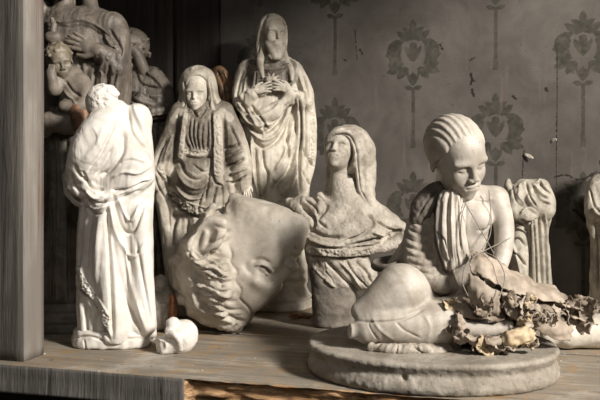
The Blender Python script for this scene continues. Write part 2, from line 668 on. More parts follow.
def hand(g, wrist, d, n, size, thumb=1, curl=0.35, spread=0.16, k=0.0):
    """palm and five fingers; d: finger direction, n: normal of the back of the hand, size: length of the hand"""
    d, n = np.asarray(d, float), np.asarray(n, float)
    d = d / np.linalg.norm(d)
    n = n - d * (n @ d)
    n = n / np.linalg.norm(n)
    s = np.cross(d, n) * thumb
    w = np.asarray(wrist, float)
    R = np.stack([s, d, n], 1)
    g.cap(w - d * size * 0.25, w + d * size * 0.1, size * 0.15, size * 0.14, k)
    g.ell(w + d * size * 0.28, (size * 0.22, size * 0.27, size * 0.10), size * 0.08, R)
    for i, (off, ln) in enumerate(((0.165, 0.42), (0.06, 0.48), (-0.05, 0.45), (-0.15, 0.35))):
        b = w + d * size * 0.46 + s * size * off
        a = spread * (0.5 - i / 3.0) * 2
        dd = d * math.cos(a) + s * math.sin(a)
        p1 = b + dd * size * ln * 0.42
        d2 = dd * math.cos(curl) - n * math.sin(curl)
        p2 = p1 + d2 * size * ln * 0.33
        d3 = dd * math.cos(2 * curl) - n * math.sin(2 * curl)
        p3 = p2 + d3 * size * ln * 0.25
        r = size * 0.058
        g.chain([b, p1, p2, p3], [r * 1.05, r, r * 0.92, r * 0.75], size * 0.012)
    b = w + d * size * 0.12 + s * size * 0.15
    g.chain([b, b + d * size * 0.16 + s * size * 0.13 - n * size * 0.03, b + d * size * 0.36 + s * size * 0.16 - n * size * 0.06], [size * 0.085, size * 0.07, size * 0.05], size * 0.03)


def sheet_mesh(P, sub=8, crumple=1.0, scale=0.12, thick=0.8, seed=0, torn=0.0, ridged=True):
    """a crumpled sheet through a grid of points, with real thickness; local units"""
    P = np.asarray(P, float)
    A = np.stack([catmull(P[i], sub) for i in range(len(P))])
    B = np.stack([catmull(A[:, j], sub) for j in range(A.shape[1])], 1)
    n, m = B.shape[:2]
    V = B.reshape(-1, 3)
    du = np.gradient(B, axis=0).reshape(-1, 3)
    dv = np.gradient(B, axis=1).reshape(-1, 3)
    N = np.cross(du, dv)
    N /= np.linalg.norm(N, axis=1)[:, None] + 1e-9
    a = vnoise(V, scale, seed)
    b = vnoise(V, scale * 2.3, seed + 1)
    d = (1 - 2 * np.abs(a)) * 0.7 + (1 - 2 * np.abs(b)) * 0.4 if ridged else a + 0.4 * b
    V = V + N * (d * crumple)[:, None]
    if torn:
        ij = np.stack(np.meshgrid(np.arange(n), np.arange(m), indexing='ij'), -1).reshape(-1, 2)
        c = V.mean(0)
        e = np.minimum(np.minimum(ij[:, 0], n - 1 - ij[:, 0]) / n, np.minimum(ij[:, 1], m - 1 - ij[:, 1]) / m)
        w = np.clip(1 - e / 0.12, 0, 1)
        t = np.abs(vnoise(V, 0.45, seed + 4)) + np.abs(vnoise(V, 0.18, seed + 5))
        V = V + (c - V) / (np.linalg.norm(c - V, axis=1)[:, None] + 1e-6) * (w * t * torn)[:, None]
    I = np.arange(n * m).reshape(n, m)
    Q = np.stack([I[:-1, :-1].ravel(), I[1:, :-1].ravel(), I[1:, 1:].ravel(), I[:-1, 1:].ravel()], 1)
    ring = np.concatenate([I[0, :], I[1:, -1], I[-1, -2::-1], I[-2:0:-1, 0]])
    k = len(V)
    r2 = np.roll(ring, -1)
    S = np.stack([ring, r2, r2 + k, ring + k], 1)
    V2 = np.vstack([V + N * thick / 2, V - N * thick / 2])
    return V2, np.vstack([Q[:, ::-1], Q + k, S[:, ::-1]])


def add_sheet(fr, root, name, pts, mat, label=None, **kw):
    P = [[fr.L(*q) for q in r] for r in pts]
    V, Q = sheet_mesh(P, **kw)
    o = link_mesh(name, mesh_np(name, V * fr.s, Q), mat, root)
    if label: o['label'] = label
    return o


def tube_mesh(pts, rad, n=6, sub=5):
    p = catmull(pts, sub)
    r = np.full(len(p), rad, float) if np.ndim(rad) == 0 else np.interp(np.linspace(0, 1, len(p)), np.linspace(0, 1, len(rad)), rad)
    V, F = [], []
    t = np.gradient(p, axis=0)
    t /= np.linalg.norm(t, axis=1)[:, None] + 1e-9
    u = np.cross(t[0], (0.3, 0.5, 0.81))
    for i in range(len(p)):
        u = u - t[i] * (u @ t[i])
        u /= np.linalg.norm(u) + 1e-9
        w = np.cross(t[i], u)
        for k in range(n):
            a = math.tau * k / n
            V.append(p[i] + r[i] * (math.cos(a) * u + math.sin(a) * w))
    for i in range(len(p) - 1):
        for k in range(n):
            F.append((i * n + k, i * n + (k + 1) % n, (i + 1) * n + (k + 1) % n, (i + 1) * n + k))
    b = len(V)
    V.append(p[0]); V.append(p[-1])
    for k in range(n):
        F.append((b, (k + 1) % n, k, k))
        F.append((b + 1, (len(p) - 1) * n + k, (len(p) - 1) * n + (k + 1) % n, (len(p) - 1) * n + (k + 1) % n))
    F = [tuple(dict.fromkeys(f)) for f in F]
    return V, F
# ------------------------------------------------------------------ the setting
def box_faces():
    return [(0, 1, 3, 2), (4, 6, 7, 5), (0, 4, 5, 1), (2, 3, 7, 6), (0, 2, 6, 4), (1, 5, 7, 3)]


def box_v(x0, x1, y0, y1, z0, z1):
    return [(x, y, z) for x in (x0, x1) for y in (y0, y1) for z in (z0, z1)]


def plank(name, mat, x0, x1, y0, y1, z0, z1, parent=None, seed=0, amp=0.0008, step=0.012, axis=0, edge=None, raw=None):
    """a sawn board with slightly uneven, worn faces"""
    n = [max(2, int(math.ceil((b - a) / (step if i == axis else step * 0.8))) + 1) for i, (a, b) in enumerate(((x0, x1), (y0, y1), (z0, z1)))]
    ax = [np.linspace(*p) for p in ((x0, x1, n[0]), (y0, y1, n[1]), (z0, z1, n[2]))]
    vid, V, F = {}, [], []

    def vi(i, j, k):
        t = (i, j, k)
        if t not in vid:
            vid[t] = len(V)
            V.append((ax[0][i], ax[1][j], ax[2][k]))
        return vid[t]
    A, B, Cc = n[0] - 1, n[1] - 1, n[2] - 1
    for j in range(B):
        for k in range(Cc):
            F.append((vi(0, j, k), vi(0, j, k + 1), vi(0, j + 1, k + 1), vi(0, j + 1, k)))
            F.append((vi(A, j, k), vi(A, j + 1, k), vi(A, j + 1, k + 1), vi(A, j, k + 1)))
    for i in range(A):
        for k in range(Cc):
            F.append((vi(i, 0, k), vi(i + 1, 0, k), vi(i + 1, 0, k + 1), vi(i, 0, k + 1)))
            F.append((vi(i, B, k), vi(i, B, k + 1), vi(i + 1, B, k + 1), vi(i + 1, B, k)))
    for i in range(A):
        for j in range(B):
            F.append((vi(i, j, 0), vi(i, j + 1, 0), vi(i + 1, j + 1, 0), vi(i + 1, j, 0)))
            F.append((vi(i, j, Cc), vi(i + 1, j, Cc), vi(i + 1, j + 1, Cc), vi(i, j + 1, Cc)))
    V = np.array(V)
    sc = np.full(3, 90.0)
    sc[axis] = 9.0
    d = np.stack([vnoise(V * sc, 1.0, seed + q) for q in range(3)], 1)
    d[:, axis] *= 0.3
    up = V[:, 2] >= z1 - 1e-6
    V = V + d * amp
    if edge:
        V = edge(V)
    if up.any() and amp < 0.002:
        V[up, 2] = np.minimum(V[up, 2], z1)
    F = np.array(F)
    me = mesh_np(name, V, F, smooth=False)
    o = link_mesh(name, me, mat, parent)
    if raw:   # freshly broken faces of the board
        me.materials.append(raw)
        c = V[F].mean(1)
        k = ((c[:, 1] < y0 + 0.035) & (c[:, 2] < z1 - 0.0016)).astype(np.int32)
        me.polygons.foreach_set('material_index', k)
    return o


M_wood_top = wood('weathered_shelf_wood', (0.34, 0.295, 0.235), (0.22, 0.185, 0.142), (0.075, 0.055, 0.04), 'x', bmp=0.7, sc=0.8, stain=True)
M_wood_end = wood('weathered_edge_wood', (0.17, 0.157, 0.14), (0.09, 0.082, 0.072), (0.02, 0.018, 0.015), 'z', bmp=1.0, sc=1.5)
M_wood_post = wood('grey_post_wood', (0.12, 0.108, 0.094), (0.070, 0.062, 0.054), (0.028, 0.024, 0.020), 'z', bmp=0.9)
M_wood_dark = wood('dark_board_wood', (0.050, 0.038, 0.030), (0.030, 0.024, 0.020), (0.015, 0.012, 0.010), 'z')
M_wood_raw = wood('broken_wood', (0.72, 0.50, 0.29), (0.34, 0.19, 0.09), (0.05, 0.03, 0.02), 'x', bmp=1.0, sc=2.0)

# shelf line in the camera frame: the front edge passes through picture points (0,364) and (180,378)
_e = world(-0.487, 1.299, 0)
FY = _e.y                                       # world y of the shelf's front edge
_w = world(0.30, 1.80, 0)
WALL_Y = FY + 0.74                              # the papered wall
print('front edge y', FY, world(-0.182, 1.2115, 0).y, 'wall', WALL_Y)


def pic(px, row):
    """world point of the shelf surface seen at a picture point"""
    D = FPX * ZC / (row - HOR)
    return world((px - 300) / FPX * D, D, 0)


def wall_hit(px, row, y=None):
    y = WALL_Y if y is None else y
    t = (px - 300) / FPX
    D = y / (t * SW + CW)
    p = world(t * D, D, ZC + (HOR - row) / FPX * D)
    return p


# ---- papered wall: the printed motif is in the sheet's own colour attribute
def motif(u, v):
    """u right, v up, in units of the motif's half width; returns ink 0..1"""
    au = np.abs(u)

    def el(cx, cy, rx, ry, ang=0.0):
        a = math.radians(ang)
        x, y = au - cx, v - cy
        x, y = x * math.cos(a) + y * math.sin(a), -x * math.sin(a) + y * math.cos(a)
        return np.sqrt((x / rx) ** 2 + (y / ry) ** 2) - 1

    def leaf(x0, y0, x1, y1, w):
        dx, dy = x1 - x0, y1 - y0
        L = math.hypot(dx, dy)
        t = ((au - x0) * dx + (v - y0) * dy) / L / L
        s = np.abs((au - x0) * dy - (v - y0) * dx) / L
        return np.where((t > 0) & (t < 1), s / (w * np.sin(np.pi * np.clip(t, 0.01, 0.99)) ** 0.8) - 1, 9)
    ink = np.full(np.shape(u), 9.0)
    for s in (el(0.72, 0.06, 0.36, 0.52, -14), leaf(0.35, 0.60, 1.02, 0.40, 0.16), leaf(0.6, 0.02, 1.16, 0.0, 0.16),
              el(0.60, -0.46, 0.46, 0.22, 14), leaf(0.35, -0.40, 1.10, -0.74, 0.20), leaf(0.2, -0.36, 0.64, -1.0, 0.20),
              leaf(0.0, -0.35, 0.0, -1.30, 0.26), el(0.0, 0.70, 0.34, 0.26), leaf(0.1, 0.55, 0.70, 1.02, 0.15),
              leaf(0.0, 0.5, 0.34, 1.12, 0.13), leaf(0.0, 0.9, 0.0, 1.50, 0.15), leaf(0.0, 0.85, 0.46, 1.16, 0.12),
              el(0.0, 0.24, 0.17, 0.44), leaf(0.0, -0.30, 0.36, 0.42, 0.11), leaf(0.0, -1.42, 0.38, -1.32, 0.10)):
        ink = np.minimum(ink, s)
    ring = np.sqrt((au / 0.46) ** 2 + ((v - 0.02) / 0.54) ** 2)
    gap = (ring > 0.96) & (ring < 1.12)
    inner = (ring < 0.96) & (el(0.0, 0.24, 0.17, 0.44) > 0) & (leaf(0.0, -0.30, 0.36, 0.42, 0.11) > 0)
    ink = np.where((ink < 0) & ~gap & ~inner, 1.0, 0.0)
    ink = np.where((leaf(0.0, -0.36, 0.16, -0.85, 0.10) < 0) | (leaf(0.0, -0.36, 0.5, -0.46, 0.06) < 0), 0.15, ink)
    ink = np.where(gap & (np.abs(v) < 0.6), 0.12, ink)
    stem = (au < 0.07 + 0.05 * np.clip((-3.2 - v) / 0.8, 0, 1)) & (v < -1.35) & (v > -3.9)
    return np.where(stem, 0.9, ink)


def wallpaper():
    c = wall_hit(413, 55)
    hw = 0.5 * (wall_hit(437, 55).x - wall_hit(389, 55).x)
    colx = wall_hit(583, 50).x - c.x                       # two columns
    rowz = c.z - wall_hit(410, 207).z
    print('wall motif', c, hw, colx, rowz)
    # the sheet starts left of the corner board
    x0, x1, z0, z1 = wall_hit(30, 100).x, wall_hit(640, 100).x, -0.02, 1.02
    nx, nz = int((x1 - x0) / 0.0016), int((z1 - z0) / 0.0016)
    X, Z = np.meshgrid(np.linspace(x0, x1, nx), np.linspace(z0, z1, nz), indexing='ij')
    half = colx / 2
    k = np.round((X - c.x) / half)
    off = np.where(np.mod(k, 2) == 0, 0.0, rowz * 0.5)
    u = (X - c.x - k * half) / hw
    m = np.round((Z - c.z + off + 1.0 * hw) / rowz)
    ink = np.zeros_like(X)
    for dm in (0, 1):
        v = (Z - c.z + off - (m + dm) * rowz) / hw
        ink = np.maximum(ink, motif(u, v))
    P = np.stack([X.ravel(), Z.ravel(), 0 * X.ravel()], 1)
    wear = vnoise(P, 60, 2) * 0.5 + vnoise(P, 170, 4) * 0.5
    ink = (ink.ravel() * np.clip(0.75 - 0.5 * wear, 0, 1))
    Y = WALL_Y + 0.0012 * vnoise(P, 9, 1) + 0.0005 * vnoise(P, 45, 6) + 0.0007 * np.abs(vnoise(P * np.array([6, 1, 1]), 6, 9)) ** 6 * 0
    V = np.stack([X.ravel(), Y, Z.ravel()], 1)
    I = np.arange(nx * nz).reshape(nx, nz)
    Q = np.stack([I[:-1, :-1].ravel(), I[1:, :-1].ravel(), I[1:, 1:].ravel(), I[:-1, 1:].ravel()], 1)
    hole = np.zeros(len(P))
    XZ = P[:, :2]
    for pts, w in (([(471, 74), (472, 80), (471, 84)], 1.6), ([(472, 90), (474, 97)], 1.4), ([(470, 60), (474, 58)], 1.2), ([(546, 88), (547, 91)], 1.6), ([(513, 96), (516, 99)], 1.2),
                   ([(440, 45), (443, 50)], 1.4), ([(470, 75), (475, 82)], 1.0), ([(557, 50), (557, 100), (556, 190)], 0.55), ([(355, 30), (357, 60)], 0.5), ([(524, 150), (523, 165), (522, 182)], 0.7),
                   ([(555, 177), (566, 175), (580, 180), (596, 172)], 1.0), ([(580, 184), (590, 176), (600, 180)], 0.9), ([(574, 210), (590, 225), (600, 240)], 2.2), ([(360, 50), (362, 53)], 1.5), ([(450, 120), (452, 122)], 1.0), ([(344, 60), (346, 61)], 1.0)):
        q = np.array([[wall_hit(*a).x, wall_hit(*a).z] for a in pts])
        k = (wall_hit(pts[0][0] + 1, pts[0][1]).x - wall_hit(*pts[0]).x) * w
        m = np.all(XZ > q.min(0) - 3 * k, 1) & np.all(XZ < q.max(0) + 3 * k, 1)
        d, _, _ = seg_dist(XZ[m], catmull(q, 4))
        d = d + k * 0.7 * vnoise(P[m], 300, 3)
        hole[m] = np.maximum(hole[m], np.clip((k - d) / k * 2, 0, 1))
    mt, nt, b = nodes_of('old_wallpaper')
    v = mapped(nt)
    at = nt.nodes.new('ShaderNodeAttribute')
    at.attribute_name = 'ink'
    base = mixc(nt, ramp(nt, noise(nt, v, 7, 6, 0.65, 0.5), [(0.35, (0, 0, 0)), (0.65, (1, 1, 1))]), (0.126, 0.112, 0.098), (0.082, 0.072, 0.062))
    weave = nt.nodes.new('ShaderNodeTexWave')
    weave.bands_direction = 'Z'
    weave.inputs['Scale'].default_value = 90
    weave.inputs['Distortion'].default_value = 2.0
    nt.links.new(v, weave.inputs['Vector'])
    base = mixc(nt, 0.10, base, weave.outputs['Color'], 'MULTIPLY')
    base = mixc(nt, at.outputs['Fac'], base, (0.042, 0.039, 0.030))
    spots = ramp(nt, noise(nt, v, 120, 3, 0.6), [(0.685, (0, 0, 0)), (0.73, (1, 1, 1))])
    base = mixc(nt, spots, base, (0.055, 0.045, 0.035))
    dots = ramp(nt, noise(nt, v, 34, 4, 0.6, 1.0), [(0.70, (0, 0, 0)), (0.74, (1, 1, 1))])
    base = mixc(nt, dots, base, (0.06, 0.045, 0.035))
    vv = mapped(nt, (16, 1, 2.2))
    streak = ramp(nt, noise(nt, vv, 2.2, 4, 0.6), [(0.60, (0, 0, 0)), (0.78, (1, 1, 1))])
    base = mixc(nt, streak, base, (0.145, 0.112, 0.096))
    ah = nt.nodes.new('ShaderNodeAttribute')
    ah.attribute_name = 'hole'
    base = mixc(nt, ah.outputs['Fac'], base, (0.02, 0.016, 0.013))
    nt.links.new(base, b.inputs['Base Color'])
    b.inputs['Roughness'].default_value = 0.9
    b.inputs['Specular IOR Level'].default_value = 0.15
    bump(nt, b, noise(nt, v, 210, 4, 0.65), 0.3, 0.001)
    me = mesh_np('wall_back', V, Q)
    a = me.attributes.new('ink', 'FLOAT', 'POINT')
    a.data.foreach_set('value', ink.astype(np.float32))
    a = me.attributes.new('hole', 'FLOAT', 'POINT')
    a.data.foreach_set('value', hole.astype(np.float32))
    o = link_mesh('wall_back', me, mt)
    tag(o, kind='structure')


wallpaper()

# ---- the wooden cabinet: shelf planks, front board, post, side, top
XL, XR = wall_hit(-140, 100).x, wall_hit(760, 100).x
cab = bpy.data.objects.new('wooden_shelf', None)
col.objects.link(cab)
cab.location = (0, FY, 0)
tag(cab, 'weathered grey wooden shelf unit with upright post and split front plank', 'shelf')
inv = Matrix.Translation((0, -FY, 0))


def cab_plank(*a, **k):
    o = plank(*a, **k)
    o.parent = cab
    o.matrix_parent_inverse = Matrix.Translation((0, -FY, 0))
    return o


TH = 0.044     # thickness of the shelf front
seam1, seam2 = FY + 0.125, FY + 0.33
xb = pic(180, 378.5).x    # from here to the right the front is broken away


def broken(V):
    """the front edge right of the break is splintered and undercut"""
    P = np.stack([V[:, 0], 0 * V[:, 0], V[:, 2] * 3], 1)
    t = np.clip((V[:, 0] - xb) / 0.02, 0, 1)
    near = np.clip(1 - (V[:, 1] - FY) / 0.05, 0, 1)
    down = np.clip(-V[:, 2] / TH, 0, 1)
    n = 0.5 + 0.5 * vnoise(P, 26, 3)
    n2 = 0.5 + 0.5 * vnoise(P, 80, 5)
    n3 = vnoise(np.stack([V[:, 0] * 20, V[:, 1] * 0, V[:, 2] * 220], 1), 1, 8)
    V = V.copy()
    V[:, 1] += t * near * (0.012 * n * np.clip(down * 30, 0.25, 1) + 0.010 * down * n + 0.007 * n2 * np.clip(down * 6, 0, 1) + 0.005 * n3 * np.clip(down * 8, 0, 1) + 0.010 * np.clip(vnoise(P, 14, 12) - 0.1, 0, 1) * np.clip(down * 10, 0, 1))
    V[:, 2] += t * near * np.where(down > 0.9, 0.018 * n, 0)
    V[:, 2] -= t * np.clip(1 - (V[:, 1] - FY) / 0.018, 0, 1) * (down < 0.02) * 0.004 * n2
    return V


fp = cab_plank('front_plank', M_wood_top, XL, XR, FY + 0.001, seam1 - 0.0012, -TH, 0, seed=4, step=0.0035, edge=broken, raw=M_wood_raw)
e = cab_plank('sawn_edge', M_wood_end, XL, xb + 0.004, FY - 0.003, FY + 0.012, -TH - 0.001, -0.0006, seed=5, step=0.006)
e['label'] = 'dark grey rough sawn front edge'
cab_plank('middle_plank', M_wood_top, XL, XR, seam1 + 0.0012, seam2 - 0.001, -0.026, 0, seed=7)
cab_plank('rear_plank', M_wood_top, XL, XR, seam2 + 0.001, WALL_Y - 0.002, -0.026, 0, seed=9)
cab_plank('lower_panel', M_wood_dark, XL, XR, FY + 0.07, FY + 0.09, -0.30, -TH - 0.001, seed=31, step=0.03)
cab_plank('shelf_bracket', M_wood_post, pic(40, 385).x, pic(62, 385).x, FY + 0.035, FY + 0.068, -0.25, -TH - 0.001, seed=33, step=0.03, axis=2)
# post at the left
M_post_side = wood('pale_post_wood', (0.26, 0.235, 0.205), (0.18, 0.158, 0.136), (0.13, 0.06, 0.035), 'z', bmp=0.7, sc=0.8)
pa = pic(22.5, 362)
pw = 0.058
post = cab_plank('post', M_wood_post, pa.x - pw * 1.6, pa.x, pa.y, pa.y + pw, 0, 1.02, seed=11, axis=2, step=0.02)
pf = cab_plank('post_side_board', M_post_side, pa.x - 0.001, pa.x + 0.002, pa.y + 0.001, pa.y + pw - 0.001, 0, 1.02, seed=17, axis=2, step=0.015)
pf['label'] = 'paler side of the post with a rusty streak'
# upper shelf, above the picture; left side board, middle corner board against the wall
cab_plank('upper_board', M_wood_dark, XL, XR, FY + 0.03, WALL_Y - 0.002, 1.02, 1.06, seed=12, step=0.03)
cab_plank('shade_rail', M_wood_dark, XL, XR, FY, FY + 0.022, 1.0, 1.06, seed=15, step=0.03)  # rail added out of view to cast shade on the upper wall
cab_plank('side_board', M_wood_dark, XL - 0.02, XL, FY, WALL_Y - 0.002, 0, 1.02, seed=13, step=0.03, axis=2)
for xa, xe in ((XL, wall_hit(18, 50).x), (wall_hit(19, 50).x, wall_hit(96, 50).x), (wall_hit(97, 50).x, wall_hit(176, 50).x), (wall_hit(177, 50).x, wall_hit(221, 50).x)):
    cab_plank('back_board', M_wood_dark, xa, xe, WALL_Y - 0.020, WALL_Y - 0.004, 0, 1.02, seed=int(xa * 100) % 50 + 14, axis=2, step=0.02)
M_white = plaster('white_plaster', (0.68, 0.64, 0.58), (0.50, 0.45, 0.38), (0.28, 0.22, 0.16), rough=0.45, big=16, amount=(0.46, 0.75), speck=0.745, bmp=0.22)


def priest():
    fr = Frame(112, 343)
    root = fr.root('robed_statue')
    tag(root, 'white plaster robed figure hugging its own raised sleeve, nearest the post, tallest white one', 'statue')
    L = fr.L
    z = lambda row: fr.g + HOR - row
    X = lambda px: px - fr.px
    g = Clay((-56, -44, 6), (52, 40, 264), 0.9)
    rows = [(112, 98, 142, 4, 18), (120, 92, 148, 2, 24), (135, 88, 151, 0, 28), (155, 86, 153, 0, 30), (180, 84, 154, 0, 30), (200, 82, 153, 0, 29),
            (225, 80, 152, 0, 28), (255, 79, 152, 0, 28), (285, 79, 152, 0, 29), (310, 80, 153, 0, 30), (338, 82, 156, -1, 32)]
    g.loft([(z(r), X(a), X(b), yc, ry) for r, a, b, yc, ry in rows], folds=[(9, 1.2, 0.0, 0.4, 1.2), (5, 1.4, 0.5, 1.5, -1.0)], rnd=5)
    g.ell(L(138, 116, -2), (12, 18, 12), 10)
    # raised sleeve
    g.chain([L(116, 113, -14), L(104, 128, -22), L(92, 148, -26), L(84, 166, -22)], [13, 19, 20, 17], 6, smooth=4)
    g.chain([L(84, 165, -20), L(74, 178, -14), L(72, 190, -8)], [13, 9, 5], 6)
    g.ell(L(78, 176, -12), (12, 14, 13), 4)
    g.ell(L(82, 190, -18), (10, 8, 8), 5)
    # hanging cuff
    g.chain([L(68, 176, -10), L(69, 192, -8), L(77, 203, -8)], [5, 5, 3], 3)
    g.chain([L(88, 188, -24), L(97, 196, -27), L(106, 199, -26)], [6, 7, 4], 5)
    # second sleeve on the right
    g.ell(L(132, 168, -20), (19, 14, 20), 7)
    g.chain([L(118, 178, -22), L(132, 186, -24), L(148, 178, -16)], [6, 8, 6], 6)
    # front panel and lower left drape
    g.chain([L(108, 205, -24), L(106, 250, -25), L(112, 300, -26), L(116, 330, -27)], [10, 12, 12, 12], 8)
    g.chain([L(140, 215, -18), L(142, 260, -19), L(146, 325, -20)], [10, 10, 10], 8)
    g.chain([L(84, 270, -16), L(92, 292, -20), L(104, 318, -24), L(110, 334, -24)], [7, 7, 5, 4], 4)
    for a, b in ((84, 86), (93, 92), (101, 100)):
        g.chain([L(a, 300, -16), L(b, 332, -20)], [4.5, 5.5], 3)
    g.cap(L(79, 300, -20), L(98, 332, -34), 2.5, 6, 3, sub=True)
    st = [
        # sleeve folds
        ([(118, 118), (104, 150), (88, 172)], -1.6, 3.0, 'e', 1.4), ([(104, 128), (96, 146), (84, 160)], 1.0, 4),
        ([(124, 130), (122, 150), (112, 166), (100, 176)], -3.0, 1.8, 'e', 4.5), ([(113, 148), (104, 165), (95, 176)], -1.2, 2.0),
        ([(75, 165), (80, 176), (90, 183)], -1.8, 2), ([(70, 172), (75, 186), (88, 196)], -2.2, 1.8), ([(68, 182), (73, 198), (84, 206)], 1.2, 1.5),
        ([(83, 172), (91, 186), (103, 190)], -2.2, 1.6), ([(88, 196), (97, 203), (107, 201)], -2.6, 1.6), ([(86, 190), (95, 198), (106, 196)], 1.6, 1.4),
        ([(87, 201), (97, 209), (107, 206)], 1.4, 1.5), ([(84, 206), (96, 214), (108, 210)], -1.5, 1.5),
        # cape edge on the right shoulder and the crack
        ([(127, 104), (129, 118), (132, 132), (140, 143), (148, 152)], -1.7, 1.0, 'e', 2.0),
        ([(133, 104), (138, 118), (146, 140)], 1.0, 3),
        ([(118, 165), (130, 160), (146, 164)], -1.2, 2), ([(112, 178), (124, 172), (138, 173), (150, 166)], 1.2, 2), ([(112, 190), (128, 189), (146, 180)], -2.2, 1.8),
        ([(106, 200), (122, 192), (140, 182), (150, 178)], 1.6, 1.8), ([(107, 204), (124, 197), (142, 190)], -1.5, 1.8),
        # hanging folds
        ([(113, 196), (118, 214), (124, 230), (133, 232), (141, 214), (146, 198)], -1.8, 2.2), ([(117, 196), (123, 212), (132, 220), (140, 204)], 1.3, 2.0),
        ([(110, 205), (114, 230), (124, 250), (136, 256), (146, 240)], 1.2, 2.2), ([(106, 208), (109, 250), (111, 300), (112, 338)], -3.0, 2.0, 'e', 3.5),
        ([(113, 235), (120, 270), (131, 310), (142, 336)], -1.8, 2.6), ([(121, 238), (131, 280), (146, 330)], 1.2, 3), ([(136, 240), (143, 280), (152, 325)], -1.1, 2.5),
        ([(101, 215), (97, 250), (96, 285)], 1.2, 3), ([(92, 212), (88, 240), (86, 270)], -1.2, 2.5), ([(84, 205), (80, 240), (77, 280)], -2.0, 2.0),
        # hem with embroidered band
        ([(77, 272), (84, 284), (95, 300), (108, 322)], 1.8, 4.0, 'n'), ([(76, 289), (84, 295), (94, 308), (101, 326), (109, 340)], -3.5, 1.4, 'e', 3.0),
        ([(86, 306), (87, 332)], -3.0, 1.7), ([(95, 312), (94, 336)], -3.2, 1.7), ([(102, 328), (102, 342)], -2.6, 1.5),
    ]
    add_part(fr, root, 'robe', g, M_white, st, noise_amp=0.2, noise_sc=0.16, drape=0.55, drape_sc=0.8)
    # base slab
    b = Clay((-52, -50, -4), (54, 44, 26), 0.9)
    b.loft([(0, X(74), X(154), 0, 33), (9, X(74), X(154), 0, 32.5), (17, X(77), X(152), 0, 31)], p=2.6, rnd=3)
    b.rough(2.2, 14, 4).rough(1.0, 5, 5)
    b.cut((0, 0, 0), (0, 0, -1))
    add_part(fr, root, 'base', b, M_white, [([(73, 338), (90, 336), (110, 341), (154, 336)], -1.6, 1.2), ([(84, 340), (86, 352)], -1.4, 1)])
    # head, buried in the sleeve, face to the left
    h = head_clay(0.022, neck=0.35, closed=0.6)
    h.ell((0, 0.10, 0.17), (.38, .43, .38), 0.03)
    rng = random.Random(3)
    for i in range(120):
        th, ph = rng.uniform(-2.6, 2.6), rng.uniform(-0.55, 1.45)
        c = np.array([0.38 * math.cos(ph) * math.sin(th), 0.12 + 0.42 * math.cos(ph) * math.cos(th), 0.14 + 0.37 * math.sin(ph)])
        if c[1] < -0.2 and c[2] < 0.33: continue
        h.ell(c, (0.06, 0.06, 0.06), 0.03)
        h.ell(c * 1.09, 0.022, 0.02, sub=True)
    R = rotm(38, -62, -18)
    add_part(fr, root, 'head', h, M_white, M=R * 39, T=L(105, 108, -15))


if want('priest'):
    priest()
M_cream = plaster('aged_cream_plaster', (0.47, 0.425, 0.35), (0.26, 0.225, 0.175), rough=0.42, big=26, amount=(0.40, 0.62), bmp=0.3)
M_ivory = plaster('ivory_plaster', (0.58, 0.53, 0.445), (0.38, 0.335, 0.27), rough=0.42, big=26, amount=(0.42, 0.66), bmp=0.25)
M_dress = plaster('grey_brown_dress_paint', (0.50, 0.45, 0.37), (0.33, 0.285, 0.225), paint=(0.085, 0.068, 0.050), rough=0.38, big=34, amount=(0.42, 0.64), bmp=0.35)


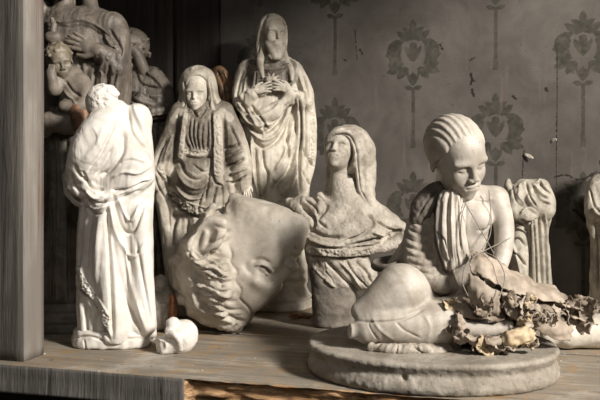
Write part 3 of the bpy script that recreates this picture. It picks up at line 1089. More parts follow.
def veiled():
    fr = Frame(200, 312.5)
    root = fr.root('veiled_statue')
    tag(root, 'standing plaster woman in veil and embroidered dress with lowered open arms', 'statue')
    L = fr.L
    z = lambda row: fr.g + HOR - row
    X = lambda px: px - fr.px
    # dress and mantle
    g = Clay((-56, -42, 0), (56, 36, 226), 0.85)
    g.loft([(z(r), X(a), X(b), yc, ry) for r, a, b, yc, ry in [
        (100, 180, 222, 4, 12), (108, 176, 228, 2, 16), (125, 172, 234, 0, 19), (150, 170, 236, 0, 21), (180, 168, 240, 0, 23), (200, 168, 243, 0, 24),
        (214, 170, 243, 0, 24)]], rnd=4)
    g.loft([(z(r), X(a), X(b), yc, ry) for r, a, b, yc, ry in [(205, 176, 236, 1, 20), (240, 173, 238, 1, 22), (300, 172, 242, 0, 25)]], 3, folds=[(11, 2.0, 0.8, 0.3, 0.6)])
    # arms in wide sleeves, spreading down and out
    g.chain([L(180, 112, -2), L(171, 140, -6), L(160, 168, -12), L(156, 182, -14)], [10, 11, 11, 9], 6, smooth=4)
    g.chain([L(224, 112, -2), L(233, 138, -6), L(241, 165, -12), L(244, 186, -12)], [10, 12, 11, 7], 6, smooth=4)
    # left mantle tail hanging from the arm
    g.chain([L(157, 178, -6), L(163, 200, -6), L(170, 235, -4), L(174, 280, -4)], [6, 8, 9, 8], 5, smooth=3)
    g.chain([L(243, 182, -6), L(240, 210, -8), L(238, 250, -6)], [6, 9, 8], 5, smooth=3)
    # bust and belly under the dress
    g.ell(L(200, 132, -14), (20, 10, 20), 8)
    g.ell(L(203, 185, -16), (24, 12, 24), 10)
    # long scarf panel on the right, embroidered
    g.chain([L(216, 118, -17), L(218, 140, -19), L(218, 170, -22), L(222, 182, -22)], [5, 6, 7, 4], 4, smooth=3)
    g.chain([L(186, 116, -20), L(183, 140, -21), L(181, 158, -20)], [3.2, 3.5, 3.0], 3, smooth=3)
    st = [
        # gathered bodice
        ([(190, 120), (189, 135), (193, 148)], -1.6, 1.1), ([(194, 118), (193, 135), (196, 149)], -1.6, 1.1), ([(198, 122), (197, 136), (199, 150)], -1.6, 1.1),
        ([(203, 124), (202, 138), (203, 150)], -1.6, 1.1), ([(208, 120), (208, 136), (207, 150)], -1.6, 1.1), ([(186, 126), (186, 140), (190, 150)], -1.4, 1.1),
        ([(192, 107), (198, 117), (206, 108)], -1.8, 1.6),
        # belt embroidery
        ([(184, 150), (198, 153), (212, 150)], 1.2, 2.6, 'n'), ([(184, 156), (198, 158), (212, 156)], -1.8, 1.2),
        # swags over the belly
        ([(178, 158), (186, 175), (200, 180), (212, 170)], -1.8, 1.8, 'e', 3), ([(176, 168), (186, 184), (200, 188), (213, 176)], 1.4, 1.8), ([(175, 176), (184, 192), (198, 196), (212, 184)], -1.9, 1.6, 'e', 3),
        ([(176, 186), (188, 198), (202, 198)], 1.2, 1.6), ([(212, 160), (209, 178), (205, 200)], -2.0, 1.5), ([(217, 186), (214, 200), (213, 212)], -2.2, 1.4), ([(206, 184), (200, 200), (198, 212)], -1.4, 1.6),
        ([(222, 186), (223, 200), (222, 212)], -1.4, 1.4), ([(228, 186), (232, 200), (232, 212)], -1.8, 1.5),
        ([(193, 165), (205, 172), (213, 164)], -1.2, 1.4),
        # lower hem, embroidered
        ([(172, 194), (184, 205), (200, 211), (214, 213), (230, 210)], 1.7, 4.6, 'n'), ([(171, 200), (183, 212), (200, 218), (214, 220), (234, 217)], -3.4, 1.3, 'e', 2.4),
        ([(157, 172), (164, 180), (171, 200), (172, 205)], -2.2, 1.3), ([(160, 168), (168, 180), (172, 192)], 1.3, 2.4, 'n'),
        ([(154, 175), (160, 190), (168, 204), (170, 230)], -1.4, 1.5),
        # scarf
        ([(211, 112), (212, 140), (211, 168), (215, 182), (222, 186)], -2.8, 1.2, 'e', 1.6), ([(217, 118), (218, 140), (218, 172)], 1.0, 3.6, 'n'), ([(224, 116), (226, 140), (226, 165), (224, 184)], -2.6, 1.4),
        ([(186, 112), (183, 135), (180, 158)], 0.8, 1.8, 'n'), ([(178, 115), (177, 135), (174, 160)], -2.4, 1.3),
        # sleeves
        ([(226, 148), (234, 146), (241, 142)], -2.4, 1.4), ([(226, 158), (236, 154), (243, 150)], 2.0, 1.6), ([(225, 166), (236, 163), (245, 158)], -2.4, 1.4), ([(226, 174), (236, 172), (246, 168)], 1.8, 1.5), ([(226, 182), (236, 182), (246, 176)], -2.2, 1.3),
        ([(230, 126), (236, 138), (242, 150)], -1.4, 2), ([(166, 140), (160, 152), (156, 166)], -1.6, 1.8), ([(172, 136), (167, 150), (163, 164)], 1.3, 1.8), ([(170, 155), (166, 168), (170, 184)], -2.0, 1.6),
        ([(188, 222), (186, 250), (190, 290)], -2.5, 2.2), ([(200, 224), (204, 260), (203, 300)], -2, 2), ([(180, 220), (176, 260), (178, 300)], 1.5, 2), ([(214, 224), (216, 260), (214, 300)], -2, 2),
    ]
    o = add_part(fr, root, 'dress', g, M_dress, st, noise_amp=0.2, noise_sc=0.2, drape=0.5, paint=[([(200, 110), (200, 160)], 42, 0.95), ([(196, 160), (200, 176)], 26, 0.8), ([(200, 118), (199, 138), (200, 148)], 15, 1.0), ([(222, 112), (230, 118)], 4, 0.3), ([(180, 112), (174, 120)], 4, 0.3), ([(218, 116), (218, 145), (219, 180)], 5, 0.2), ([(185, 112), (182, 140), (180, 160)], 3.2, 0.15), ([(186, 152), (198, 154), (212, 152)], 3.5, 0.15), ([(184, 172), (198, 178), (208, 172)], 4, 0.3), ([(158, 176), (166, 170)], 9, 0.1), ([(240, 178), (250, 184)], 12, 0.1), ([(168, 196), (200, 208), (240, 200)], 9, 0.2)])
    # open lowered hands
    for nm, w, d in (('hand', L(154, 180, -16), (-0.25, -0.35, -1)), ('hand', L(246, 184, -14), (0.15, -0.4, -1))):
        hc = Clay(np.array(w) - 20, np.array(w) + 20, 0.5)
        hand(hc, w, d, (0, -1, 0.3), 17, thumb=1 if d[0] < 0 else -1, curl=0.25)
        add_part(fr, root, nm, hc, M_ivory)
    # veil
    v = Clay((-40, -32, z(128)), (40, 30, z(58)), 0.6)
    v.ell(L(198, 85, 1), (18.5, 17, 20), 0)
    v.loft([(z(r), X(a), X(b), yc, ry) for r, a, b, yc, ry in [(72, 184, 211, 1, 14), (85, 180.5, 215.5, 2, 16), (98, 178, 220, 2, 16), (108, 174, 228, 1, 17), (119, 170, 233, 0, 18)]], 5, rnd=3)
    v.ell(L(197.0, 93, -20), (11.5, 22, 18.5), 2.0, sub=True)
    v.ell(L(198, 108, -20), (13, 20, 14), 3, sub=True)
    add_part(fr, root, 'veil', v, M_cream, [([(184, 82), (186, 96), (183, 112)], -1.2, 1.2), ([(211, 80), (213, 96), (218, 112)], -1.5, 1.2), ([(207, 76), (211, 96), (212, 110)], 1.0, 1.2),
                                             ([(190, 70), (198, 67), (207, 71)], 0.9, 1.2), ([(221, 104), (226, 110), (232, 118)], 1.2, 1.4), ([(181, 92), (179, 104), (174, 116)], -1, 1.2)], noise_amp=0.15, noise_sc=0.3)
    h = head_clay(0.02, neck=0.55, closed=0.9, ears=False, nose=0.92, mouth=0, fine=False)
    h.ell((0, -.345, -.255), (.10, .055, .075), 0.04)
    h.chain([(-.08, -.385, -.262), (0, -.402, -.266), (.08, -.385, -.262)], .010, 0.02, sub=True)
    cap_hair(h, (0, .08, .17), (.375, .44, .39), (0, -.25, .34), (0, -.75, -.66))
    h.cap((0, -.40, .30), (0, -.20, .56), .03, .03, 0.03, sub=True)
    add_part(fr, root, 'head', h, M_ivory, M=rotm(6, -6, -1) * 36, T=L(197.2, 93.0, -5))
    b = Clay((-52, -44, -4), (52, 40, 20), 1.0)
    b.loft([(0, -38, 35, 0, 30), (14, -36, 34, 0, 29)], p=2.4, rnd=2)
    add_part(fr, root, 'base', b, M_cream)


if want('veiled'):
    veiled()
M_sacred = plaster('robe_cream_plaster', (0.56, 0.51, 0.42), (0.36, 0.315, 0.25), paint=(0.07, 0.055, 0.042), rough=0.42, big=26, amount=(0.44, 0.66), bmp=0.3)


def bearded_standing():
    """bearded man in robe and mantle, both hands at the chest"""
    fr = Frame(272, 306)
    root = fr.root('bearded_statue')
    tag(root, 'tall cream plaster bearded man with both hands on his chest, above fallen head', 'statue')
    L = fr.L
    z = lambda row: fr.g + HOR - row
    X = lambda px: px - fr.px
    g = Clay((-52, -42, 6), (56, 36, z(50)), 0.85)
    g.loft([(z(r), X(a), X(b), yc, ry) for r, a, b, yc, ry in [
        (54, 257, 286, 4, 9), (62, 243, 296, 3, 14), (72, 238, 301, 2, 17), (90, 238, 302, 1, 19), (110, 239, 301, 0, 20), (140, 241, 300, 0, 21),
        (170, 243, 306, 0, 22), (205, 245, 308, 0, 23), (250, 244, 306, 0, 24), (285, 243, 306, 0, 25)]], folds=[(9, 1.4, 0, 0.5, 1.0)], rnd=4)
    # arms: elbows out, forearms up to the chest
    g.chain([L(247, 70, 2), L(241, 88, -2), L(242, 104, -12), L(252, 94, -22)], [8, 8.5, 8, 6], 5, smooth=4)
    g.chain([L(294, 70, 2), L(302, 86, -2), L(303, 102, -12), L(290, 92, -22)], [8, 9, 9, 6], 5, smooth=4)
    # mantle falling on the right
    g.chain([L(306, 92, -2), L(309, 115, -4), L(310, 140, -4), L(309, 164, -4), L(303, 190, -4)], [6, 7, 6.5, 6, 5], 4, smooth=4)
    g.chain([L(302, 105, -12), L(303, 140, -13), L(300, 185, -12)], [6, 6, 6], 4, smooth=3)
    # mantle across the body
    g.chain([L(246, 118, -16), L(262, 116, -24), L(280, 106, -24), L(290, 98, -22)], [6, 7, 6, 4], 5, smooth=3)
    g.ell(L(262, 160, -14), (18, 12, 44), 8)
    g.chain([L(254, 160, -20), L(250, 210, -22), L(248, 250, -22)], [6, 7, 7], 6)
    g.ell(L(286, 175, -12), (16, 11, 40), 8)
    st = [
        ([(243, 72), (239, 84), (236, 98)], -1.6, 1.6), ([(248, 74), (245, 88), (241, 100)], 1.4, 1.5), ([(253, 72), (250, 84), (250, 92)], -1.4, 1.3),
        ([(303, 72), (306, 84), (309, 98)], -1.6, 1.6), ([(298, 74), (303, 88), (306, 100)], 1.4, 1.5), ([(296, 80), (299, 92)], -1.3, 1.3),
        ([(250, 63), (258, 68), (270, 70), (282, 68), (290, 63)], 1.6, 1.3), ([(254, 68), (270, 74), (287, 68)], -1.2, 1.3),
        ([(256, 70), (255, 86)], -1.0, 1.2), ([(286, 70), (286, 86)], -1.0, 1.2), ([(290, 70), (291, 84)], 1.0, 1.2),
        ([(238, 100), (248, 112), (262, 112), (276, 104)], -2.6, 1.6, 'e', 3), ([(238, 110), (252, 122), (268, 122), (284, 108)], 2.2, 1.8), ([(240, 118), (254, 131), (268, 131), (282, 118), (288, 104)], -2.8, 1.6, 'e', 3),
        ([(248, 128), (262, 140), (276, 134), (287, 114)], 1.6, 1.8), ([(252, 140), (264, 148), (278, 140), (289, 120)], -2.2, 1.7, 'e', 3),
        ([(252, 106), (259, 116), (270, 130)], -2.2, 1.5), ([(246, 108), (255, 120), (264, 134)], 1.8, 1.5),
        ([(297, 96), (292, 115), (287, 140), (290, 165)], -2.6, 1.7, 'e', 3), ([(246, 140), (246, 175), (248, 210)], -1.5, 1.8), ([(252, 132), (253, 170), (258, 200)], 1.6, 2.2),
        ([(262, 148), (264, 165), (269, 175)], -1.4, 2), ([(268, 172), (267, 185), (262, 200)], -3.0, 1.3, 'e', 1.6), ([(255, 150), (258, 180), (261, 205)], -2.2, 1.7),
        ([(292, 130), (284, 155), (274, 172)], 1.4, 2.2), ([(296, 145), (288, 170), (276, 184), (272, 190)], -2.8, 2.0, 'e', 3.5), ([(298, 160), (292, 182), (280, 196)], 1.6, 2.2),
        ([(298, 172), (290, 194), (276, 205)], -2.4, 1.8, 'e', 3), ([(272, 180), (280, 194), (288, 205)], -1.8, 2.0),
        ([(299, 98), (300, 130), (299, 165), (301, 200)], -3.2, 1.5, 'e', 2.4), ([(306, 105), (307, 135), (305, 165)], -2.0, 1.4), ([(311, 104), (312, 135), (310, 160)], 1.3, 2.6, 'n'),
        ([(303, 150), (310, 162), (317, 170)], -2.0, 1.4), ([(303, 172), (308, 182), (312, 190)], -1.8, 1.4), ([(316, 110), (316, 140), (314, 172)], -1.2, 1.3),
        ([(258, 205), (258, 240), (256, 280)], -2.0, 2.2), ([(270, 205), (272, 240), (272, 280)], -2.4, 2.4), ([(284, 205), (286, 240), (284, 280)], -2.0, 2.2), ([(296, 205), (296, 240), (295, 280)], -1.8, 2),
    ]
    add_part(fr, root, 'robe', g, M_sacred, st, noise_amp=0.2, noise_sc=0.2, drape=0.45, paint=[([(252, 66), (270, 70), (290, 66)], 7, 1.0), ([(252, 78), (270, 78), (290, 78)], 7, 0.9), ([(271, 82), (271, 84)], 5, 0.2), ([(254, 72), (270, 74), (288, 72)], 8, 1.0), ([(252, 66), (251, 84)], 3, 1.0), ([(289, 66), (290, 84)], 3, 1.0), ([(240, 112), (256, 120), (266, 128)], 2.5, 0.5)])
    # hands
    for w, d, t in ((L(254, 91, -25), (1, -0.15, 0.25), 1), (L(290, 89, -25), (-1, -0.15, 0.22), -1)):
        hc = Clay(np.array(w) - 20, np.array(w) + 22, 0.5)
        hand(hc, w, d, (0, -1, 0.1), 20, thumb=-t, curl=0.25, spread=0.22)
        add_part(fr, root, 'hand', hc, M_ivory)
    # radiant heart
    c = Clay(L(271, 80, -22) - 12, L(271, 80, -22) + 12, 0.5)
    c.ell(L(269, 80, -21), (4, 3.5, 4), 0).ell(L(273, 80, -21), (4, 3.5, 4), 1).ell(L(271, 84, -21), (3, 3, 4), 2)
    for a in range(10):
        t = a * math.tau / 10
        c.cap(L(271, 80, -20), L(271 + 9 * math.cos(t), 80 + 7 * math.sin(t), -19), 1.4, 0.8, 0.8)
    add_part(fr, root, 'heart', c, M_cream)
    # head
    h = head_clay(0.018, neck=0.45, closed=0.7, ears=False, mouth=0, nose=0.95, fine=False, lo=(-0.62, -0.72, -1.25), hi=(0.62, 0.72, 0.72))
    h.ell((0, -.30, -.40), (.17, .11, .13), 0.04)
    h.ell((0, -.34, -.30), (.12, .085, .09), 0.03)
    h.ell((0, -.40, -.225), (.12, .03, .022), 0.02)
    cap_hair(h, (0, .08, .17), (.37, .44, .38), (0, -.25, .36), (0, -.72, -.69))
    h.cap((0, -.40, .34), (0, -.10, .62), .03, .03, 0.03, sub=True)
    for s in (-1, 1):
        h.chain([(s * .29, -.06, .22), (s * .33, .0, -.05), (s * .31, .02, -.35), (s * .34, -.10, -.62), (s * .40, -.26, -.82), (s * .40, -.38, -1.0), (s * .38, -.44, -1.14)], [.07, .08, .10, .10, .09, .07, .04], 0.03, smooth=4)
        h.chain([(s * .20, .2, -.3), (s * .24, .16, -.7)], [.16, .16], 0.05)
        h.chain([(s * .22, -.20, -.26), (s * .14, -.30, -.42), (s * .05, -.34, -.60)], [.06, .09, .08], 0.04, smooth=3)
    rng = random.Random(8)
    for i in range(0):
        s = rng.choice((-1, 1))
        zz = rng.uniform(-0.85, 0.3)
        x = s * (0.40 + 0.05 * max(0, -zz)) + rng.uniform(-.1, .1)
        y = rng.uniform(-.22, .25)
        h.ell((x * (1.05 if i % 2 else 1.16), y - 0.1, zz), (.045, .06, .03), 0.03, sub=i % 2 == 0)
    for i in range(36):
        a = rng.uniform(-1, 1)
        h.ell((a * .18, -.38 + abs(a) * .1, rng.uniform(-.66, -.38)), (.035, .035, .03), 0.02)
    hs = flow([[(263, 20), (257, 32), (255, 45), (250, 58)], [(268, 15), (262, 26), (261, 40), (258, 58)]], 6, -1.0, 0.8, 0.8, 1) + flow([[(275, 15), (283, 26), (285, 40), (288, 58)], [(282, 20), (288, 32), (288, 45), (292, 60)]], 6, -1.0, 0.8, 0.8, 2)
    add_part(fr, root, 'head', h, M_cream, hs, M=rotm(-2, 24, 3) * 40, T=L(272.5, 35.0, -5))
    # turned round base
    b = Clay((-48, -48, -4), (48, 48, 50), 0.9)
    b.loft([(r, -w + 4, w + 4, 0, w) for r, w in ((0, 37), (5, 37), (8, 35), (11, 36), (14, 33.5), (22, 30), (27, 31.5), (31, 29), (36, 30), (42, 27))], rnd=1)
    b.rough(0.5, 6, 2)
    add_part(fr, root, 'base', b, M_ivory)


if want('sacred'):
    bearded_standing()
M_head = plaster('fallen_head_plaster', (0.48, 0.43, 0.36), (0.31, 0.27, 0.215), rough=0.4, big=13, amount=(0.40, 0.66), bmp=0.22)


def frame_matrix(fwd, up, turn=0.0):
    """head axes from the face direction and crown direction given in the picture plane (x right, z up)"""
    f = np.array([fwd[0], 0, fwd[1]], float)
    f /= np.linalg.norm(f)
    u = np.array([up[0], 0, up[1]], float)
    u = u - f * (u @ f)
    u /= np.linalg.norm(u)
    x = np.cross(u, f)
    t = math.radians(turn)
    f2 = math.cos(t) * f + math.sin(t) * x
    x2 = np.cross(u, f2)
    return np.stack([x2, -f2, u], 1)


def fallen_head():
    fr = Frame(236, 331)
    root = fr.root('fallen_head')
    tag(root, 'huge broken plaster head with wavy hair lying upside down on its crown', 'sculpture')
    L = fr.L
    H = 133.0
    M = frame_matrix((0.85, -0.50), (-0.50, -0.85), 24)
    M = M @ rotm(0, 0, 0)
    T = L(241, 254.5, 0)
    h = head_clay(0.0115, neck=0.45, closed=0.3, ears=False, lo=(-0.62, -0.66, -1.0), hi=(0.62, 0.68, 0.66), neck_dir=(0, 0.12), nose=0.86)
    # ear
    for s in ():
        h.ell((s * .325, .055, -.03), (.035, .095, .15), 0.03, rotm(-14, s * 14, 0))
        h.ell((s * .372, .05, -.01), (.025, .060, .095), 0.015, rotm(-14, s * 14, 0), sub=True)
        h.chain([(s * .345, -.01, .03), (s * .365, .03, .10), (s * .375, .11, .10), (s * .37, .15, .0), (s * .355, .10, -.10)], .024, 0.02, smooth=4)
        h.ell((s * .35, .01, -.13), (.03, .045, .05), 0.02)
        h.ell((s * .352, -.03, -.02), (.02, .025, .03), 0.015)
    # hair mass
    hair = [((0, .12, .17), (.385, .42, .385))]
    cap_hair(h, (0, .04, .16), (.39, .41, .41), (0, -.22, .30), (0, -.80, -.55), 0.06, 0.08)
    h.chain([(.31, -.16, .22), (.36, -.06, .12), (.375, .03, .16), (.37, .20, .02), (.32, .32, -.16)], [.07, .07, .07, .08, .07], 0.04, smooth=4)
    h.chain([(.30, -.14, .30), (.12, -.19, .40), (-.1, -.19, .41), (-.28, -.12, .32)], [.06, .07, .07, .06], 0.08, smooth=4)
    for s in (1, -1):
        h.chain([(s * .20, .34, .26), (s * .26, .37, .06), (s * .28, .35, -.12), (s * .22, .34, -.30)], [.06, .085, .085, .05], 0.03, smooth=4)
    for s in (1, -1):
        h.ell((s * .395, .10, -.03), (.055, .115, .165), 0.03, rotm(-14, s * 14, 0))
        h.ell((s * .455, .10, -.02), (.050, .075, .115), 0.012, rotm(-14, s * 14, 0), sub=True)
        h.chain([(s * .405, .02, .03), (s * .435, .05, .13), (s * .45, .15, .13), (s * .445, .21, .0), (s * .42, .16, -.13), (s * .405, .06, -.17)], [.02, .028, .030, .028, .034, .036], 0.015, smooth=4)
        h.chain([(s * .415, .09, .06), (s * .42, .13, -.05)], .018, 0.02)
    # break of the neck: world plane brought into head space
    Mi = M.T
    pt = Mi @ ((L(255, 201, 0) - T) / H)
    nn = Mi @ np.array([0.20, -0.06, 0.97])
    h.cut(pt, nn, 0.03)
    pt2 = Mi @ ((L(209, 209, 0) - T) / H)
    nn2 = Mi @ np.array([-0.80, -0.1, 0.60])
    h.cut(pt2, nn2, 0.03)
    C = lambda x, y: (160 + x / 2.76, 190 + y / 2.76)
    raw = flow([[(100, 165), (130, 176), (160, 170), (188, 176)], [(80, 180), (110, 205), (145, 203), (175, 226), (205, 230)], [(75, 220), (100, 255), (135, 260), (165, 285), (210, 284)],
                [(85, 265), (112, 300), (150, 310), (185, 335), (234, 330)], [(115, 315), (145, 345), (185, 360), (225, 370), (256, 360)]], 32, -1.9, 1.0, 4.0, 4, 1.3)
    raw += flow([[(88, 160), (76, 200), (76, 245), (88, 290), (112, 325)], [(66, 155), (54, 195), (53, 240), (66, 288), (88, 325)], [(45, 150), (35, 190), (34, 235), (46, 285), (62, 315)]], 20, -1.9, 1.0, 1.5, 6)
    raw += [([(189, 150), (198, 178), (194, 200), (212, 225), (206, 250), (224, 275), (220, 300), (244, 325), (258, 350)], -0.8, 1.6),
        ([(80, 185), (110, 212), (148, 210), (176, 236), (203, 242)], 1.6, 3.0), ([(78, 230), (104, 262), (138, 270), (166, 292), (208, 296)], 1.6, 3.2), ([(90, 280), (116, 312), (152, 325), (186, 346), (230, 344)], 1.6, 3.2),
        ([(45, 130), (30, 150), (24, 180), (32, 205)], -1.5, 1.4), ([(95, 100), (70, 118), (50, 140), (40, 170)], 1.6, 2.6), ([(100, 112), (76, 130), (60, 148)], -1.6, 1.6),
        ([(135, 140), (160, 140), (190, 130)], -1.2, 2.4), ([(150, 100), (170, 105), (192, 112)], -1.4, 2.6),
        # eye
        ([(276, 212), (290, 214), (303, 226), (306, 236)], -1.7, 1.3), ([(270, 218), (284, 230), (298, 240)], -1.2, 1.2), ([(262, 208), (280, 204), (300, 214), (312, 230)], 1.1, 2.0), ([(255, 196), (280, 192), (305, 204)], -1.2, 3.0),
        ([(234, 200), (242, 222), (258, 236)], -0.8, 4),
    ]
    st = [(([C(*q) for q in p]), *r) for p, *r in raw]

    def chips(V, N):
        n = vnoise(V, 0.085, 4)
        n2 = vnoise(V, 0.3, 7)
        p = (V - T) @ M / H
        mask = np.clip(((p - np.array([0, -.20, .27])) @ np.array([0, .80, .55])) / 0.06, 0, 1)
        wv = np.stack([vnoise(p * 3.5, 1.0, 21), vnoise(p * 3.5, 1.0, 22), vnoise(p * 3.5, 1.0, 23)], 1) * 0.10
        ear = np.clip((np.hypot(p[:, 1] - .10, p[:, 2] + .01) - .17) / .05, 0, 1)
        mask = mask * ear
        q = (p + wv) * np.array([11.0, 3.2, 15.0])
        d = 1 - 2 * np.abs(vnoise(q, 1.0, 31))
        d2 = 1 - 2 * np.abs(vnoise(q * 2.2, 1.0, 32))
        V = V + N * (mask * (3.4 * d + 1.3 * d2))[:, None]
        top = np.clip((V[:, 2] - 95) / 20, 0, 1)
        return V + N * (0.9 * vnoise(V, 0.05, 2) * 0.5 - 1.5 * np.clip(n - 0.45, 0, 1) * top * 2 + 0.35 * n2 * top)[:, None]
    add_part(fr, root, 'head', h, M_head, st, smooth=1, M=M * H, T=T, extra=chips)


if want('fallen'):
    fallen_head()
M_bust = plaster('grainy_bust_plaster', (0.44, 0.395, 0.33), (0.26, 0.225, 0.18), rough=0.5, big=30, amount=(0.40, 0.62), speck=0.68, bmp=0.6)
M_bust_dark = plaster('stained_bust_plaster', (0.22, 0.19, 0.155), (0.13, 0.112, 0.09), rough=0.6, big=24, bmp=0.6)


def bust():
    fr = Frame(344, 325)
    root = fr.root('veiled_bust')
    tag(root, 'plaster bust of a woman in a veil looking up, broken off below the chest', 'bust')
    L = fr.L
    z = lambda row: fr.g + HOR - row
    X = lambda px: px - fr.px
    g = Clay((-66, -46, -2), (70, 44, z(178)), 0.85)
    # neck
    g.chain([L(341, 176, -1), L(343, 190, -3), L(345, 206, -5)], [12.5, 14, 18], 6)
    # shoulders and chest
    g.loft([(z(r), X(a), X(b), yc, ry) for r, a, b, yc, ry in [
        (192, 326, 364, 2, 15), (200, 314, 376, 2, 20), (208, 302, 386, 1, 25), (218, 296, 398, 0, 29), (230, 299, 398, -1, 29), (240, 302, 384, -2, 27), (248, 304, 374, -2, 25),
        (260, 306, 369, -2, 24), (275, 309, 372, -2, 23), (288, 312, 368, -1, 21)]], 3, rnd=6)
    g.ell(L(330, 240, -22), (20, 10, 14), 10)
    g.ell(L(362, 232, -20), (20, 10, 14), 10)
    # rolls of drapery over the shoulders
    g.chain([L(290, 203, 6), L(302, 212, -6), L(312, 224, -14), L(308, 240, -18)], [6, 9, 9, 5], 4, smooth=4)
    g.chain([L(320, 196, -10), L(323, 204, -15), L(316, 216, -20), L(322, 224, -24)], [4, 5, 5, 3], 3, smooth=4)
    g.chain([L(299, 202, 0), L(309, 204, -8), L(316, 213, -14)], [6, 7, 5], 3, smooth=3)
    g.chain([L(374, 208, -6), L(388, 220, -8), L(401, 229, -8), L(402, 238, -8), L(388, 246, -14), L(368, 250, -20)], [7, 8, 7, 7, 6, 4], 4, smooth=4)
    g.chain([L(372, 212, -14), L(378, 222, -18), L(366, 236, -24), L(348, 243, -27)], [4, 5, 5, 3], 3, smooth=4)
    # belt
    g.chain([L(310, 249, -18), L(328, 252, -26), L(348, 252, -27), L(365, 250, -18)], [4.5, 5, 5, 4.5], 3, smooth=4)
    # broken cloth point at the right
    g.ell(L(364, 276, -14), (13, 13, 14), 6)
    g.cap(L(368, 282, -14), L(377, 291, -14), 7, 3, 4)
    g.cut(L(368, 300, -10), (0.55, 0, -0.83), 2)
    g.rough(0.8, 6, 3)
    sgroove = [
        ([(300, 205), (308, 212), (314, 222), (308, 232)], -3.0, 1.6, 'e', 3), ([(290, 210), (298, 218), (304, 228)], -2.4, 1.6), ([(305, 200), (314, 206), (320, 216)], -2.0, 1.4), ([(318, 197), (325, 200), (326, 208), (318, 220), (326, 228)], -2.2, 1.4, 'e', 2.4),
        ([(304, 226), (314, 232), (328, 238), (344, 238)], -2.6, 1.8, 'e', 3.5), ([(300, 232), (312, 240), (328, 245), (344, 245)], 1.6, 2.0),
        ([(365, 212), (374, 222), (364, 234), (345, 241)], -2.6, 1.5, 'e', 2.6), ([(376, 220), (390, 229), (400, 232)], -2.0, 1.5), ([(352, 246), (372, 242), (390, 236), (403, 230)], -2.6, 1.5, 'e', 3), ([(372, 232), (385, 236), (397, 234)], 1.5, 1.6),
        ([(310, 246), (330, 248), (352, 248), (372, 246)], -1.6, 1.0), ([(312, 256), (330, 258), (352, 258), (372, 255)], -2.4, 1.1), ([(312, 251), (332, 253), (352, 253), (370, 251)], 1.2, 3.0, 'n'),
        ([(356, 262), (366, 270), (372, 284)], -1.8, 1.6), ([(340, 262), (350, 272), (362, 288)], 1.2, 1.8), ([(326, 262), (340, 276), (356, 292)], -2.4, 1.5, 'e', 3), ([(346, 260), (356, 276), (368, 288)], -1.2, 1.3),
        ([(312, 264), (322, 276), (336, 288)], 1.0, 2),
    ]
    cracks = lambda V, N: V - N * (0.8 * np.exp(-(vnoise(V, 0.11, 6) / 0.05) ** 2) * (V[:, 2] < z(235)))[:, None] + N * (0.35 * vnoise(V, 0.5, 5))[:, None]
    add_part(fr, root, 'chest', g, M_bust, sgroove, extra=cracks)
    # dark squared stump below
    b = Clay((-46, -40, -3), (48, 36, 66), 1.0)
    b.loft([(0, X(315), X(356), 0, 22), (10, X(313), X(355), 0, 22), (30, X(312), X(355), 0, 22), (60, X(310), X(360), 0, 22)], p=4, rnd=3)
    b.rough(1.2, 10, 8).rough(0.5, 3, 9)
    o = add_part(fr, root, 'stump', b, M_bust_dark)
    o['label'] = 'dark squared broken stump'
    # veil
    v = Clay((-40, -40, z(224)), (52, 40, z(118)), 0.65)
    v.ell(L(349, 150, 4), (25, 25, 25.5), 0)
    v.chain([L(361, 152, 2), L(364, 172, 3), L(363, 192, 0), L(369, 208, -8), L(376, 216, -12)], [14, 12.5, 12, 9, 5], 5, smooth=4)
    v.chain([L(335, 146, 12), L(334, 170, 14), L(332, 190, 12)], [9, 8, 8], 5)
    v.ell(L(338, 155, -20), (15.5, 25, 20.5), 2.5, sub=True)
    v.chain([L(336, 160, -20), L(338, 200, -16)], [15, 17], 3, sub=True)
    v.ell(L(327, 160, -8), (8, 18, 16), 3, sub=True)
    v.chain([L(326, 146, -8), L(329, 138, -14), L(338, 132, -18), L(349, 134, -19), L(356, 147, -16), L(358, 168, -12), L(360, 190, -12)], [2.5, 3.4, 3.8, 3.8, 3.6, 3.4, 3], 2.5, smooth=4)
    v.rough(0.4, 5, 4)
    add_part(fr, root, 'veil', v, M_bust, [([(330, 140), (340, 135), (350, 137), (356, 150), (358, 170), (361, 190), (370, 206)], -0.9, 1.0, 'e', 2.0), ([(334, 133), (346, 131), (360, 140), (366, 160), (367, 190)], 0.3, 2.5),
                                             ([(338, 130), (350, 128), (362, 133)], -1.0, 1.3), ([(369, 150), (372, 170), (370, 195)], -0.3, 1.6)], noise_amp=0.3, noise_sc=0.25)
    h = head_clay(0.017, neck=0.6, closed=0.2, ears=False, neck_dir=(0.05, 0.26))
    cap_hair(h, (0, .08, .17), (.37, .43, .38), (0, -.25, .33), (0, -.75, -.66))
    add_part(fr, root, 'head', h, M_bust, M=rotm(-16, -22, 4) * 45, T=L(340, 149.5, -7))


